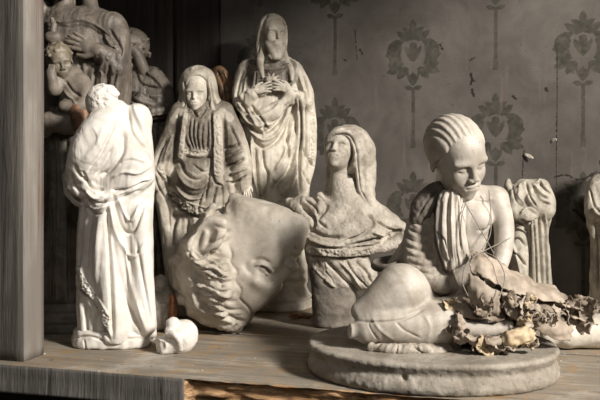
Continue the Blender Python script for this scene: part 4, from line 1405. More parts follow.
if want('bust'):
    bust()
M_girl = plaster('warm_grey_plaster', (0.46, 0.415, 0.355), (0.30, 0.26, 0.21), rough=0.40, big=18, amount=(0.42, 0.66), speck=0.72, bmp=0.3, spec=0.35)
M_girl_cloth = plaster('dress_plaster', (0.40, 0.355, 0.295), (0.23, 0.195, 0.155), rough=0.5, big=28, amount=(0.40, 0.62), bmp=0.45)
M_girl_hair = plaster('hair_plaster', (0.43, 0.385, 0.325), (0.30, 0.26, 0.21), rough=0.5, big=18, bmp=0.4)
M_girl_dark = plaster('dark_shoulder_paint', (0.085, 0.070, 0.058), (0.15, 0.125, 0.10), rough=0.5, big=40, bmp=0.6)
M_plinth = plaster('dusty_plinth_plaster', (0.37, 0.33, 0.275), (0.21, 0.18, 0.14), rough=0.6, big=18, amount=(0.38, 0.62), speck=0.67, bmp=0.6)
M_paper = simple('brittle_tan_paper', (0.36, 0.295, 0.23), 0.7, (0.22, 0.175, 0.13), 45, 0.9)
M_paper_dark = simple('dark_curled_paper', (0.27, 0.215, 0.16), 0.7, (0.14, 0.105, 0.075), 40, 0.6)
M_flake = simple('yellowed_flake', (0.50, 0.39, 0.24), 0.7, (0.30, 0.22, 0.14), 70, 0.6)
M_cord = simple('thin_grey_cord', (0.22, 0.19, 0.155), 0.8)
FG = Frame(430, 369.2)


def seated_girl():
    fr = FG
    root = fr.root('seated_girl')
    tag(root, 'plaster seated girl with plaited hair and bare shoulder on a thick oval plinth', 'statue')
    L = fr.L
    top = 28.8
    # plinth
    b = Clay((-132, -110, -3), (134, 112, 34), 1.1)
    b.loft([(0, -121, 121, 0, 96), (6, -123, 123, 0, 98), (13, -121, 121, 0, 96), (17, -119, 119, 0, 94), (21, -120.5, 120.5, 0, 95.5), (25, -122.5, 122.5, 0, 97.5), (top, -121, 121, 0, 96)], p=2.15, rnd=2)
    b.rough(0.5, 5, 3).rough(0.4, 2.6, 6)
    b.cut((0, 0, 0), (0, 0, -1))
    b.cut((0, 0, top), (0, 0, 1), 1)
    b.ell((-24, -97, 15), (3.4, 8, 3.4), 0.5, sub=True)
    a = math.radians(-9)
    Rz = np.array([[math.cos(a), -math.sin(a), 0], [math.sin(a), math.cos(a), 0], [0, 0, 1]])
    add_part(fr, root, 'plinth', b, M_plinth, M=Rz, T=(0.5, -2, 0))
    # body: legs, torso, arm
    g = Clay((-94, -66, 24), (96, 62, 196), 1.0)
    g.chain([L(446, 306, 16), L(456, 275, 18), L(464, 240, 12), L(466, 215, 10)], [27, 22, 24, 22], 0, smooth=3)
    g.chain([L(436, 200, 14), L(466, 197, 12), L(494, 200, 10)], [12, 15, 13], 8)
    g.chain([L(460, 198, 8), L(459, 182, 2)], [13, 12], 8)
    g.ell(L(479, 220, -6), (13, 11, 13), 8)
    g.ell(L(455, 222, -6), (13, 11, 13), 8)
    g.chain([L(496, 199, 8), L(503, 222, 0), L(504, 244, -8), L(499, 266, -20), L(490, 282, -28)], [13, 10.5, 9.5, 8, 6], 5, smooth=3)
    # bent leg with the big knee
    g.chain([L(440, 306, 26), L(416, 294, 0), L(402, 291, -18)], [20, 22, 26.5], 6)
    g.chain([L(400, 292, -19), L(386, 299, -23), L(373, 306, -25), L(361, 311, -26)], [26, 20.5, 15, 10], 5, smooth=4)
    # folded leg along the front
    g.chain([L(462, 320, -12), L(440, 322, -26), L(415, 325, -32), L(385, 326, -34), L(368, 330, -34)], [25, 23.5, 20, 17, 14], 5, smooth=3)
    g.chain([L(368, 331, -34), L(358, 331, -35), L(350, 331, -36)], [9, 7, 7.5], 4)
    g.cut(L(349, 330, -36), (-1, -0.2, 0.1), 1)
    # hand and forearm showing among the paper
    g.chain([L(450, 326, -40), L(472, 330, -50), L(492, 330, -54), L(508, 326, -52)], [9, 8.0, 7, 6], 4, smooth=3)
    st = [([(356, 321), (380, 322), (404, 319), (424, 309)], -1.0, 1.8),
          ([(368, 322), (371, 330), (378, 340)], -0.5, 1.2), ([(396, 322), (404, 330), (420, 338)], -0.5, 1.6), ([(425, 316), (430, 326), (428, 338)], 0.3, 2), ([(372, 318), (380, 330), (394, 340)], 0.4, 2.0),
          ([(386, 270), (400, 268), (414, 274)], 0.3, 3), ([(466, 205), (465, 225), (463, 240)], -0.6, 2.5), ([(474, 199), (484, 200), (492, 198)], 0.7, 2.5), ([(478, 231), (486, 230), (491, 224)], -0.7, 2)]
    add_part(fr, root, 'body', g, M_girl, st, noise_amp=0.35, noise_sc=0.07)
    n = Clay(L(484, 209, -18) - 6, L(484, 209, -18) + 6, 0.5)
    # skirt spread on the plinth
    s = Clay((-80, -70, 24), (36, 20, 60), 0.9)
    s.loft([(top - 2, -62, 24, -30, 26), (top + 3, -60, 22, -28, 24), (top + 7, -54, 18, -26, 20)], rnd=2, folds=[(7, 1.6, 1, 1.5, 0)])
    s.chain([L(372, 347, -46), L(398, 350, -52), L(428, 349, -52)], [4, 5, 4], 3)
    s.cut((0, 0, top - 1), (0, 0, -1))
    add_part(fr, root, 'skirt', s, M_girl_cloth, [([(382, 342), (372, 351)], -1.2, 1.2), ([(398, 342), (396, 356)], -0.9, 1.3), ([(412, 345), (424, 355)], -1.2, 1.3)], drape=1.2)
    # dress on the far side and gathered sleeve
    d = Clay((-62, -50, 70), (40, 64, 192), 0.9)
    d.chain([L(434, 196, 16), L(424, 216, 12), L(417, 240, 6), L(418, 262, -2), L(432, 278, -12), L(444, 286, -18)], [11, 14, 13.5, 13, 11, 8], 5, smooth=4)
    d.chain([L(418, 240, 14), L(406, 262, 18), L(396, 272, 18)], [12, 15, 13], 8)
    d.chain([L(440, 225, 0), L(438, 262, -2), L(444, 288, 0)], [12, 14, 14], 8)
    folds = []
    for i, (y0, x0, x1) in enumerate(((222, 412, 430), (231, 408, 428), (240, 406, 428), (248, 405, 430), (256, 405, 434), (264, 409, 438), (272, 416, 444))):
        folds.append(([(x0, y0 - 2), ((x0 + x1) / 2, y0 + 2.5), (x1, y0 + 1)], -0.6 - 0.3 * (i % 2), 1.4, 'e', 2.4))
        folds.append(([(x0, y0 + 2), ((x0 + x1) / 2, y0 + 6.5), (x1, y0 + 5)], 0.3, 1.5))
    add_part(fr, root, 'sleeve', d, M_girl_cloth, folds, noise_amp=0.5, noise_sc=0.22, drape=0.45, drape_sc=0.9)
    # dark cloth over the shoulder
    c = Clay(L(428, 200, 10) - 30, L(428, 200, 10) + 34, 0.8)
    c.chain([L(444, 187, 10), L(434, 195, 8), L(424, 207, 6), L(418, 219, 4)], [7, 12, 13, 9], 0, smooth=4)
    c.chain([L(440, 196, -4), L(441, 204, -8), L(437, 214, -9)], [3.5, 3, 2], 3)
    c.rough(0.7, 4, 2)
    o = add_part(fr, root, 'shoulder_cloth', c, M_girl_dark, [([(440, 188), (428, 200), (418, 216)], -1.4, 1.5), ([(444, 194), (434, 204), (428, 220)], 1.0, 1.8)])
    o['label'] = 'dark painted cloth over one shoulder'
    # loose front of the dress, hanging
    w = Clay((-10, -46, 80), (56, 14, 190), 0.7)
    z = lambda row, y=-18: (HOR - row) * (1 + y / FPX) + fr.g
    X = lambda px: px - fr.px
    w.loft([(z(r), X(a) - 1, X(b_), yc, ry) for r, a, b_, yc, ry in [(190, 443, 458, -6, 7), (198, 438, 460, -9, 8), (212, 435, 460, -13, 9), (232, 434, 461, -18, 9), (250, 437, 463, -21, 8), (262, 441, 465, -22, 7), (270, 443, 464, -22, 5)]], rnd=2.5,
           folds=[(9, 1.0, 0.5, 0.5, 0.8)])
    w.cut(L(454, 268, -20), (0.42, 0, -0.9), 1)
    add_part(fr, root, 'dress_front', w, M_girl, [
        ([(449, 191), (447, 215), (448, 240), (449, 270)], -1.5, 1.0, 'e', 3.0), ([(454, 192), (455, 215), (456, 240), (458, 266)], -1.3, 1.0, 'e', 3.0), ([(442, 202), (440, 225), (441, 250), (445, 270)], -1.2, 1.3),
        ([(452, 192), (451, 215), (452, 240), (454, 266)], 0.5, 1.3), ([(436, 232), (444, 240), (447, 252)], -0.9, 1.4), ([(458, 200), (459, 225), (461, 250)], -1.2, 1.0), ([(437, 250), (442, 258), (446, 268)], 0.8, 1.5)], drape=0.5)
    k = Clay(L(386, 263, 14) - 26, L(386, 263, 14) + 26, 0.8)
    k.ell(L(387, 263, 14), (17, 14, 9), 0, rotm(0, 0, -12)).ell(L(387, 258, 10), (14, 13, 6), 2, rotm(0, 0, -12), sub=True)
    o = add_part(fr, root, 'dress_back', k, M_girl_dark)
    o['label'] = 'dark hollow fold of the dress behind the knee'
    # head
    h = head_clay(0.0125, neck=0.35, closed=0.5, ears=False)
    for s_ in (1, -1):
        h.ell((s_ * .325, .05, -.06), (.035, .065, .10), 0.02, rotm(-12, s_ * 18, 0))
        h.ell((s_ * .352, .04, -.05), (.02, .035, .06), 0.015, sub=True)
    hr = Clay((-0.56, -0.66, -0.5), (0.56, 0.72, 0.7), 0.0125)
    hr.ell((0, .09, .14), (.372, .435, .395))
    hr.cut((0, -.27, .30), (0, -.78, -.62), 0.04)
    # plaits: grooves from the hairline over the crown
    for i in range(-4, 5):
        a = i * 0.25
        pts = []
        for t in np.linspace(-0.35, 2.4, 12):
            w = math.sin(min(max(t, 0), math.pi)) if t < 1.57 else 1.0
            x = .372 * math.sin(a) * (0.80 + 0.20 * w) * 1.03
            rad = math.sqrt(max(0.03, 1 - (x / .372) ** 2)) if abs(x) < .36 else 0.18
            pts.append((x, .09 - .44 * math.cos(t + .55) * rad, .14 + .40 * math.sin(t + .55) * rad))
        hr.chain(pts, .020, 0.035, sub=True, smooth=2)
    M = rotm(30, 20, -13)
    hd = add_part(fr, root, 'head', h, M_girl, M=M * 78, T=L(457, 157, -4), smooth=1)
    add_part(fr, hd, 'hair', hr, M_girl_hair, M=M * 78, T=L(457, 157, -4), smooth=1)


def shard(fr, root, name, c, size, rng, mat, seed, thick=0.7, crumple=1.6):
    """a small curled piece of torn sheet around a point"""
    u = np.array([rng.uniform(-1, 1), rng.uniform(-1, 1), rng.uniform(-1, 1)])
    u /= np.linalg.norm(u)
    w = np.cross(u, [rng.uniform(-1, 1), rng.uniform(-1, 1), rng.uniform(-1, 1)])
    w /= np.linalg.norm(w)
    n = np.cross(u, w)
    P = []
    for i in range(4):
        r = []
        for j in range(4):
            a, b = (i - 1.5) / 1.5, (j - 1.5) / 1.5
            r.append(c + size * (a * u * rng.uniform(.7, 1.1) + b * w * 0.7 * rng.uniform(.6, 1.1) + n * (0.45 * (a * a) - 0.3 * b * b + rng.uniform(-.2, .2))))
        P.append(r)
    V, Q = sheet_mesh(P, sub=5, crumple=crumple, scale=0.22, thick=thick, seed=seed, torn=size * 0.14)
    return link_mesh(name, mesh_np(name, V * fr.s, Q), mat, root)


def paper_bag():
    fr = FG
    root = fr.root('crumpled_paper_bag')
    tag(root, 'torn brittle paper bag crumpled in the lap of the seated girl', 'paper bag')
    kw = dict(thick=0.9, torn=3.0)
    add_sheet(fr, root, 'bag_panel', [
        [(470, 250, -28), (480, 252, -30), (494, 260, -30), (512, 270, -26), (532, 280, -20), (556, 288, -14)],
        [(468, 262, -40), (482, 264, -46), (498, 271, -42), (516, 281, -42), (536, 289, -32), (562, 297, -24)],
        [(470, 273, -50), (486, 281, -56), (502, 290, -58), (520, 297, -52), (540, 301, -42), (566, 305, -32)]], M_paper, sub=10, crumple=2.6, scale=0.065, seed=1, **kw)
    add_sheet(fr, root, 'bag_panel', [
        [(469, 272, -50), (480, 278, -55), (491, 286, -57), (503, 293, -57)],
        [(466, 289, -52), (478, 293, -60), (490, 300, -62), (502, 306, -58)],
        [(470, 306, -48), (479, 311, -54), (490, 315, -56), (500, 318, -56)]], M_paper, sub=9, crumple=1.8, scale=0.07, seed=2, **kw)
    add_sheet(fr, root, 'bag_panel', [
        [(500, 291, -56), (520, 297, -52), (538, 307, -46), (556, 318, -38), (574, 326, -30)],
        [(502, 304, -62), (520, 311, -60), (537, 320, -54), (555, 328, -46), (573, 333, -36)],
        [(506, 316, -62), (522, 325, -58), (538, 333, -52), (554, 339, -44), (572, 342, -34)]], M_paper, sub=9, crumple=2.2, scale=0.07, seed=3, **kw)
    add_sheet(fr, root, 'bag_lining', [
        [(516, 282, -16), (545, 288, -10), (566, 296, -8), (584, 306, -8)],
        [(514, 296, -34), (542, 302, -28), (562, 306, -22), (586, 314, -16)],
        [(522, 306, -46), (546, 312, -40), (566, 318, -32), (588, 324, -22)]], M_paper_dark, sub=9, crumple=2.6, scale=0.08, seed=4, **kw)
    add_sheet(fr, root, 'bag_lining', [
        [(462, 296, -36), (482, 306, -42), (504, 310, -46)],
        [(458, 306, -44), (480, 316, -54), (506, 320, -58)],
        [(456, 318, -46), (476, 320, -58), (500, 324, -62)]], M_paper_dark, sub=9, crumple=2.4, scale=0.09, seed=9, **kw)
    add_sheet(fr, root, 'bag_rim', [
        [(452, 312, -46), (454, 330, -54), (464, 344, -58), (484, 349, -60), (506, 347, -60), (526, 340, -58), (538, 328, -54)],
        [(457, 314, -54), (460, 330, -62), (468, 340, -66), (485, 343, -68), (505, 341, -68), (522, 333, -66), (533, 324, -60)],
        [(463, 316, -52), (466, 329, -58), (472, 336, -62), (487, 338, -64), (504, 336, -64), (518, 329, -62), (528, 320, -58)]], M_paper, sub=10, crumple=3.2, scale=0.13, seed=6, **kw)
    add_sheet(fr, root, 'bag_rim', [
        [(500, 334, -58), (512, 329, -61), (524, 325, -60), (534, 330, -56)],
        [(500, 342, -64), (512, 338, -70), (525, 336, -64), (536, 340, -58)],
        [(502, 349, -60), (514, 348, -66), (526, 344, -60), (536, 346, -56)]], M_flake, sub=10, crumple=3.4, scale=0.13, seed=7, **kw)
    rng = random.Random(12)
    k = 0
    # curled ring of torn pieces around the forearm
    for i in range(30):
        a = i / 30 * math.tau
        px = 490 + 34 * math.cos(a) + rng.uniform(-3, 3)
        row = 327 + 18 * math.sin(a) + rng.uniform(-2, 2)
        y = -50 - 12 * math.sin(a) + rng.uniform(-3, 3)
        if math.sin(a) < -0.2: row += 2
        mat = M_paper_dark if rng.random() < 0.55 else M_flake if (a < 2.0 or a > 5) and rng.random() < 0.6 else M_paper
        shard(fr, root, 'torn_piece', fr.L(px, min(row, 346), y), rng.uniform(8, 12), rng, mat, k, crumple=2.6)
        k += 1
    for px, row, y, n, sx, sy, sz, mats in ((520, 308, -58, 12, 14, 12, 8, (M_flake, M_paper, M_paper_dark)), (522, 338, -58, 8, 16, 6, 8, (M_flake, M_flake, M_paper)),
                                            (574, 314, -26, 12, 16, 12, 9, (M_paper_dark, M_paper)), (540, 318, -52, 7, 18, 10, 7, (M_paper_dark, M_paper)), (584, 310, -18, 6, 8, 10, 9, (M_paper_dark,)), (447, 303, -34, 5, 9, 5, 6, (M_paper_dark, M_flake)), (478, 306, -56, 5, 16, 5, 6, (M_paper_dark,))):
        for i in range(n):
            shard(fr, root, 'torn_piece', fr.L(px + rng.uniform(-sx, sx), row + rng.uniform(-sy, sy), y + rng.uniform(-6, 6)), sz * rng.uniform(.9, 1.6), rng, rng.choice(mats), k, crumple=2.6)
            k += 1


def cord():
    fr = FG
    root = fr.root('thin_cord')
    tag(root, 'thin string looped from the neck of the seated girl down to the paper bag', 'string')
    for pts in ([(461, 196, -12), (468, 208, -22), (478, 225, -24), (487, 241, -26), (494, 254, -36)],
                [(489, 190, -10), (491, 215, -14), (490, 235, -24), (482, 250, -38)],
                [(472, 258, -44), (484, 251, -38), (498, 244, -28), (512, 237, -12)],
                [(484, 252, -36), (496, 258, -46), (504, 272, -56), (504, 284, -64), (499, 296, -68)],
                [(470, 258, -44), (464, 270, -48), (463, 284, -50), (468, 296, -58)],
                [(466, 202, -14), (462, 215, -24), (461, 235, -29), (464, 254, -34)]):
        V, F = tube_mesh([fr.L(*q) for q in pts], 0.5, n=5, sub=7)
        link_mesh('string_strand', mesh_np('string_strand', np.array(V) * fr.s, F), M_cord, root)


if want('girl'):
    seated_girl()
    paper_bag()
    cord()
M_bronze = plaster('brown_varnished_plaster', (0.16, 0.134, 0.106), (0.08, 0.066, 0.053), rough=0.42, big=26, bmp=0.4, spec=0.5)
M_bronze_light = plaster('worn_brown_plaster', (0.22, 0.185, 0.145), (0.12, 0.10, 0.078), rough=0.4, big=22, bmp=0.4, spec=0.5)
M_gilt = plaster('worn_gilding', (0.20, 0.165, 0.115), (0.12, 0.10, 0.075), rough=0.35, big=40, bmp=0.4, spec=0.5)
M_grey = plaster('grey_stone_plaster', (0.42, 0.375, 0.315), (0.24, 0.21, 0.17), rough=0.55, big=30, bmp=0.5)


M_rust = simple('rust_brown_scrap', (0.24, 0.125, 0.07), 0.6, (0.12, 0.065, 0.04), 90)


def mother_and_child():
    fr = Frame(64, 326)
    root = fr.root('mother_and_child_statue')
    tag(root, 'large dark brown mother holding a child, one hand at the pendant heart, behind the post', 'statue')
    L = fr.L
    z = lambda row: fr.g + HOR - row
    X = lambda px: px - fr.px
    g = Clay((-58, -46, 14), (66, 50, z(-74)), 1.0)
    g.loft([(z(r), X(a), X(b), yc, ry) for r, a, b, yc, ry in [
        (6, 44, 96, 8, 12), (14, 36, 114, 6, 18), (25, 28, 124, 4, 22), (45, 22, 130, 2, 26), (75, 22, 132, 2, 28), (100, 26, 130, 2, 28), (130, 30, 118, 2, 27), (170, 30, 108, 2, 26), (220, 28, 104, 2, 27), (270, 28, 100, 2, 28), (310, 28, 100, 2, 30)]],
        folds=[(10, 1.6, 0.3, 0.3, 1.0)], rnd=5)
    g.chain([L(64, -6, 6), L(64, 12, 4), L(64, 22, 2)], [10, 10, 15], 5)
    # hanging veil ends by the neck
    g.chain([L(88, -8, 6), L(92, 10, 0), L(98, 22, -6)], [7, 7, 6], 4)
    g.chain([L(42, -8, 6), L(42, 8, 0), L(38, 20, -4)], [6, 6, 5], 4)
    # veil over the head, above the picture
    g.ell(L(64, -34, 6), (27, 25, 32), 4)
    g.ell(L(64, -30, -24), (17, 22, 26), 2, sub=True)
    # right arm: forearm towards the heart
    g.chain([L(112, 26, -2), L(120, 52, -10), L(116, 68, -20), L(104, 55, -28), L(97, 50, -30)], [14, 14, 12, 9.5, 7], 6, smooth=4)
    # mantle falling from the arm
    g.chain([L(118, 62, -14), L(112, 85, -16), L(110, 110, -14), L(104, 140, -12)], [12, 11, 10, 8], 5, smooth=4)
    g.chain([L(98, 75, -22), L(94, 95, -22), L(92, 115, -20)], [8, 8, 7], 5, smooth=3)
    st = [([(42, 25), (52, 22), (64, 23), (80, 21), (96, 26), (112, 36)], 1.8, 1.4), ([(44, 30), (58, 26), (70, 27), (86, 26), (104, 36)], -1.6, 1.4),
          ([(110, 30), (122, 50), (126, 70)], -1.8, 2), ([(104, 34), (114, 50), (118, 62)], 1.5, 2), ([(98, 60), (94, 80), (93, 110)], -2.6, 1.8, 'e', 3), ([(103, 62), (100, 85), (98, 115)], 2.0, 1.6), ([(109, 64), (106, 90), (104, 120)], -2.6, 1.6, 'e', 3), ([(117, 72), (112, 95), (109, 120)], -1.8, 1.8),
          ([(80, 60), (82, 75), (88, 95)], -2.6, 1.8), ([(44, 30), (48, 45), (44, 60)], -1.5, 2), ([(50, 40), (48, 55), (50, 70)], 1.2, 2), ([(118, 46), (112, 50), (108, 58)], 1.5, 1.5, 'n'),
          ([(44, 130), (48, 180), (44, 240)], -2.6, 2.4), ([(56, 130), (60, 190), (56, 300)], 2.2, 2.6), ([(66, 140), (68, 200), (70, 300)], -3.0, 2.6, 'e', 4), ([(50, 190), (52, 240), (50, 310)], 1.8, 2.2), ([(76, 150), (76, 220), (74, 300)], 2.0, 2.4)]
    add_part(fr, root, 'mantle', g, M_bronze, st, noise_amp=0.3, noise_sc=0.15, drape=0.7)
    mh = head_clay(0.02, neck=0.3, closed=0.7, ears=False)
    cap_hair(mh, (0, .08, .17), (.37, .43, .38), (0, -.25, .34), (0, -.75, -.66))
    add_part(fr, root, 'head', mh, M_bronze_light, M=rotm(14, 6, 0) * 50, T=L(64, -28, -6))
    hc = Clay(L(84, 44, -34) - 28, L(84, 44, -34) + 30, 0.6)
    hand(hc, L(99, 51, -32), (-1, -0.12, 0.42), (0, -1, 0.15), 36, thumb=-1, curl=0.2, spread=0.16)
    hc.cap(L(99, 51, -32), L(108, 58, -28), 6.5, 8, 3)
    add_part(fr, root, 'hand', hc, M_bronze_light)
    c = Clay(L(53, 36, -28) - 18, L(53, 36, -28) + 22, 0.6)
    c.ell(L(50, 37, -28), (5, 4.5, 5.5), 0).ell(L(56, 37, -28), (5, 4.5, 5.5), 1.5).cap(L(53, 38, -28), L(53, 45, -28), 5, 1.5, 2)
    c.chain([L(53, 31, -28), L(54, 25, -27), L(52, 19, -25)], [3.4, 3, 2], 1)
    o = add_part(fr, root, 'heart', c, M_bronze_light)
    # the child
    b = Clay(L(66, 110, -34) - np.array([34, 26, 34]), L(66, 90, -34) + np.array([34, 26, 40]), 0.9)
    b.chain([L(72, 78, -32), L(76, 96, -34), L(72, 118, -32)], [12, 15, 15], 0, smooth=3)
    b.chain([L(82, 82, -38), L(87, 95, -44), L(78, 108, -48), L(64, 106, -50)], [8, 7.5, 6.5, 5.5], 4, smooth=3)
    b.chain([L(60, 80, -40), L(54, 90, -46), L(52, 79, -50)], [7, 6, 5], 4, smooth=3)
    b.ell(L(51, 73, -50), (5, 4.5, 5.5), 2)
    for i in range(3):
        b.cap(L(49 + i * 2.4, 71, -52), L(49.5 + i * 2.2, 65, -51), 1.5, 1.2, 0.6)
    b.chain([L(64, 122, -36), L(50, 122, -40), L(44, 130, -36)], [12, 10, 8], 5, smooth=3)
    cb = add_part(fr, root, 'child_body', b, M_bronze_light, [([(66, 82), (72, 90), (80, 96)], -1.6, 1.6), ([(64, 90), (70, 98), (76, 104)], 1.2, 1.6)])
    q = Clay(L(77, 118, -50) - 22, L(77, 118, -50) + 22, 0.8)  # loose rust brown scrap, shaped like a fold against the child
    q.chain([L(73, 104, -48), L(77, 114, -52), L(79, 130, -50)], [4, 6.5, 4], 0, smooth=3)
    q.chain([L(83, 106, -46), L(84, 118, -48), L(81, 130, -48)], [3, 4, 3], 1, smooth=3)
    q.rough(0.8, 5, 2)
    o = add_part(fr, root, 'rust_scrap', q, M_rust)
    o['label'] = 'rust brown scrap in front of the child'
    h = head_clay(0.018, neck=0.3, closed=0.3, ears=True, cheeks=1.25)
    cap_hair(h, (0, .10, .17), (.39, .45, .40), (0, -.25, .34), (0, -.72, -.69))
    rng = random.Random(5)
    for i in range(70):
        th, ph = rng.uniform(-3.1, 3.1), rng.uniform(0.0, 1.4)
        q = np.array([0.38 * math.cos(ph) * math.sin(th), 0.10 - 0.44 * math.cos(ph) * math.cos(th), 0.17 + 0.38 * math.sin(ph)])
        if q[1] < -.18 and q[2] < .38: continue
        h.ell(q, (.055, .055, .05), 0.03)
    add_part(fr, cb, 'child_head', h, M_gilt, M=rotm(20, 22, -14) * 33, T=L(60, 62, -40))
    b = Clay((-56, -52, -4), (62, 52, 32), 1.1)
    b.loft([(0, X(18), X(112), 0, 42), (8, X(18), X(112), 0, 42), (11, X(22), X(108), 0, 39), (18, X(22), X(108), 0, 38), (22, X(25), X(104), 0, 35), (28, X(26), X(102), 0, 34)], p=2.3, rnd=1.5)
    add_part(fr, root, 'base', b, M_bronze)


def bearded_brown():
    fr = Frame(142, 306)
    root = fr.root('brown_bearded_statue')
    tag(root, 'dark brown bearded man in a mantle looking left, standing behind the white robed figure', 'statue')
    L = fr.L
    z = lambda row: fr.g + HOR - row
    X = lambda px: px - fr.px
    g = Clay((-48, -40, 0), (50, 36, z(58)), 1.0)
    g.loft([(z(r), X(a), X(b), yc, ry) for r, a, b, yc, ry in [
        (68, 120, 156, 4, 11), (76, 112, 163, 2, 16), (90, 108, 168, 0, 20), (120, 106, 171, 0, 22), (150, 108, 170, 0, 22), (200, 112, 166, 0, 22), (260, 112, 164, 0, 23), (305, 110, 166, 0, 24)]], folds=[(9, 1.8, 0, 0.5, 1)], rnd=4)
    g.chain([L(152, 78, -4), L(162, 96, -8), L(156, 112, -18), L(138, 104, -24)], [11, 12, 11, 8], 6, smooth=3)
    g.chain([L(118, 82, -12), L(124, 100, -18), L(134, 116, -22)], [6, 7, 7], 4, smooth=3)
    st = [([(124, 76), (130, 90), (146, 98), (162, 96)], 2.4, 1.8), ([(120, 82), (128, 97), (146, 106), (166, 104)], -2.8, 1.8, 'e', 3), ([(116, 90), (126, 106), (146, 114), (168, 113)], 2.2, 1.8), ([(114, 100), (126, 116), (148, 123), (168, 121)], -2.6, 1.8, 'e', 3),
          ([(136, 72), (142, 84), (158, 88)], -1.8, 1.5), ([(146, 72), (156, 80), (164, 90)], 1.6, 1.6),
          ([(160, 125), (162, 160), (160, 200)], -2.6, 2), ([(166, 125), (167, 170), (164, 220)], 1.8, 1.8), ([(155, 130), (157, 180), (156, 240)], 2, 2), ([(156, 200), (158, 240), (157, 290)], -2.2, 2)]
    add_part(fr, root, 'mantle', g, M_bronze, st, noise_amp=0.3, noise_sc=0.2, drape=0.8)
    h = head_clay(0.02, neck=0.45, closed=0.3, ears=False)
    cap_hair(h, (0, .10, .17), (.40, .46, .41), (0, -.25, .36), (0, -.72, -.69))
    for s in (-1, 1):
        h.chain([(s * .30, -.10, .20), (s * .38, .02, -.05), (s * .38, .08, -.40), (s * .34, .10, -.66)], [.10, .12, .13, .10], 0.04, smooth=3)
        h.chain([(s * .24, -.16, -.26), (s * .14, -.32, -.44), (s * .05, -.38, -.66)], [.08, .11, .08], 0.04, smooth=3)
    rng = random.Random(9)
    for i in range(80):
        th, ph = rng.uniform(-3.1, 3.1), rng.uniform(-0.9, 1.4)
        q = np.array([0.42 * math.cos(ph) * math.sin(th), 0.10 - 0.46 * math.cos(ph) * math.cos(th), 0.12 + 0.44 * math.sin(ph)])
        if q[1] < -.12 and q[2] < .38: continue
        h.ell(q, (.05, .05, .04), 0.03, sub=i % 2 == 0)
    add_part(fr, root, 'head', h, M_bronze_light, M=rotm(16, -52, 0) * 44, T=L(128, 54, -4))
    b = Clay((-44, -44, -4), (44, 44, 20), 1.2)
    b.loft([(0, -38, 38, 0, 34), (12, -36, 36, 0, 32)], rnd=2)
    add_part(fr, root, 'base', b, M_bronze)


def wing():
    """dark varnished carving behind the veiled woman"""
    fr = Frame(221, 303.5)
    root = fr.root('dark_winged_statue')
    tag(root, 'dark varnished wing shaped statue peeping between the veiled woman and bearded man', 'statue')
    L = fr.L
    z = lambda row: fr.g + HOR - row
    X = lambda px: px - fr.px
    g = Clay((-26, -16, 0), (26, 24, z(60)), 0.9)
    g.loft([(z(r), X(a), X(b), 4, ry) for r, a, b, ry in [(90, 214, 232, 7), (120, 208, 232, 8), (180, 206, 232, 9), (240, 206, 232, 10), (303, 205, 233, 11)]], folds=[(7, 1.2, 0.4, 0, 0)], rnd=3)
    g.chain([L(213, 72, 2), L(220, 70, 0), L(227, 80, 0), L(231, 95, 0), L(231, 112, 2)], [3.5, 4.5, 5, 4.5, 3], 2, smooth=4)
    g.chain([L(217, 76, 0), L(223, 90, -2), L(225, 108, -1)], [3.5, 4.5, 3.5], 2, smooth=3)
    add_part(fr, root, 'wing', g, M_wing, [([(218, 72), (224, 86), (228, 108)], -1.5, 0.9), ([(223, 70), (229, 84), (231, 104)], 1.0, 0.8)])


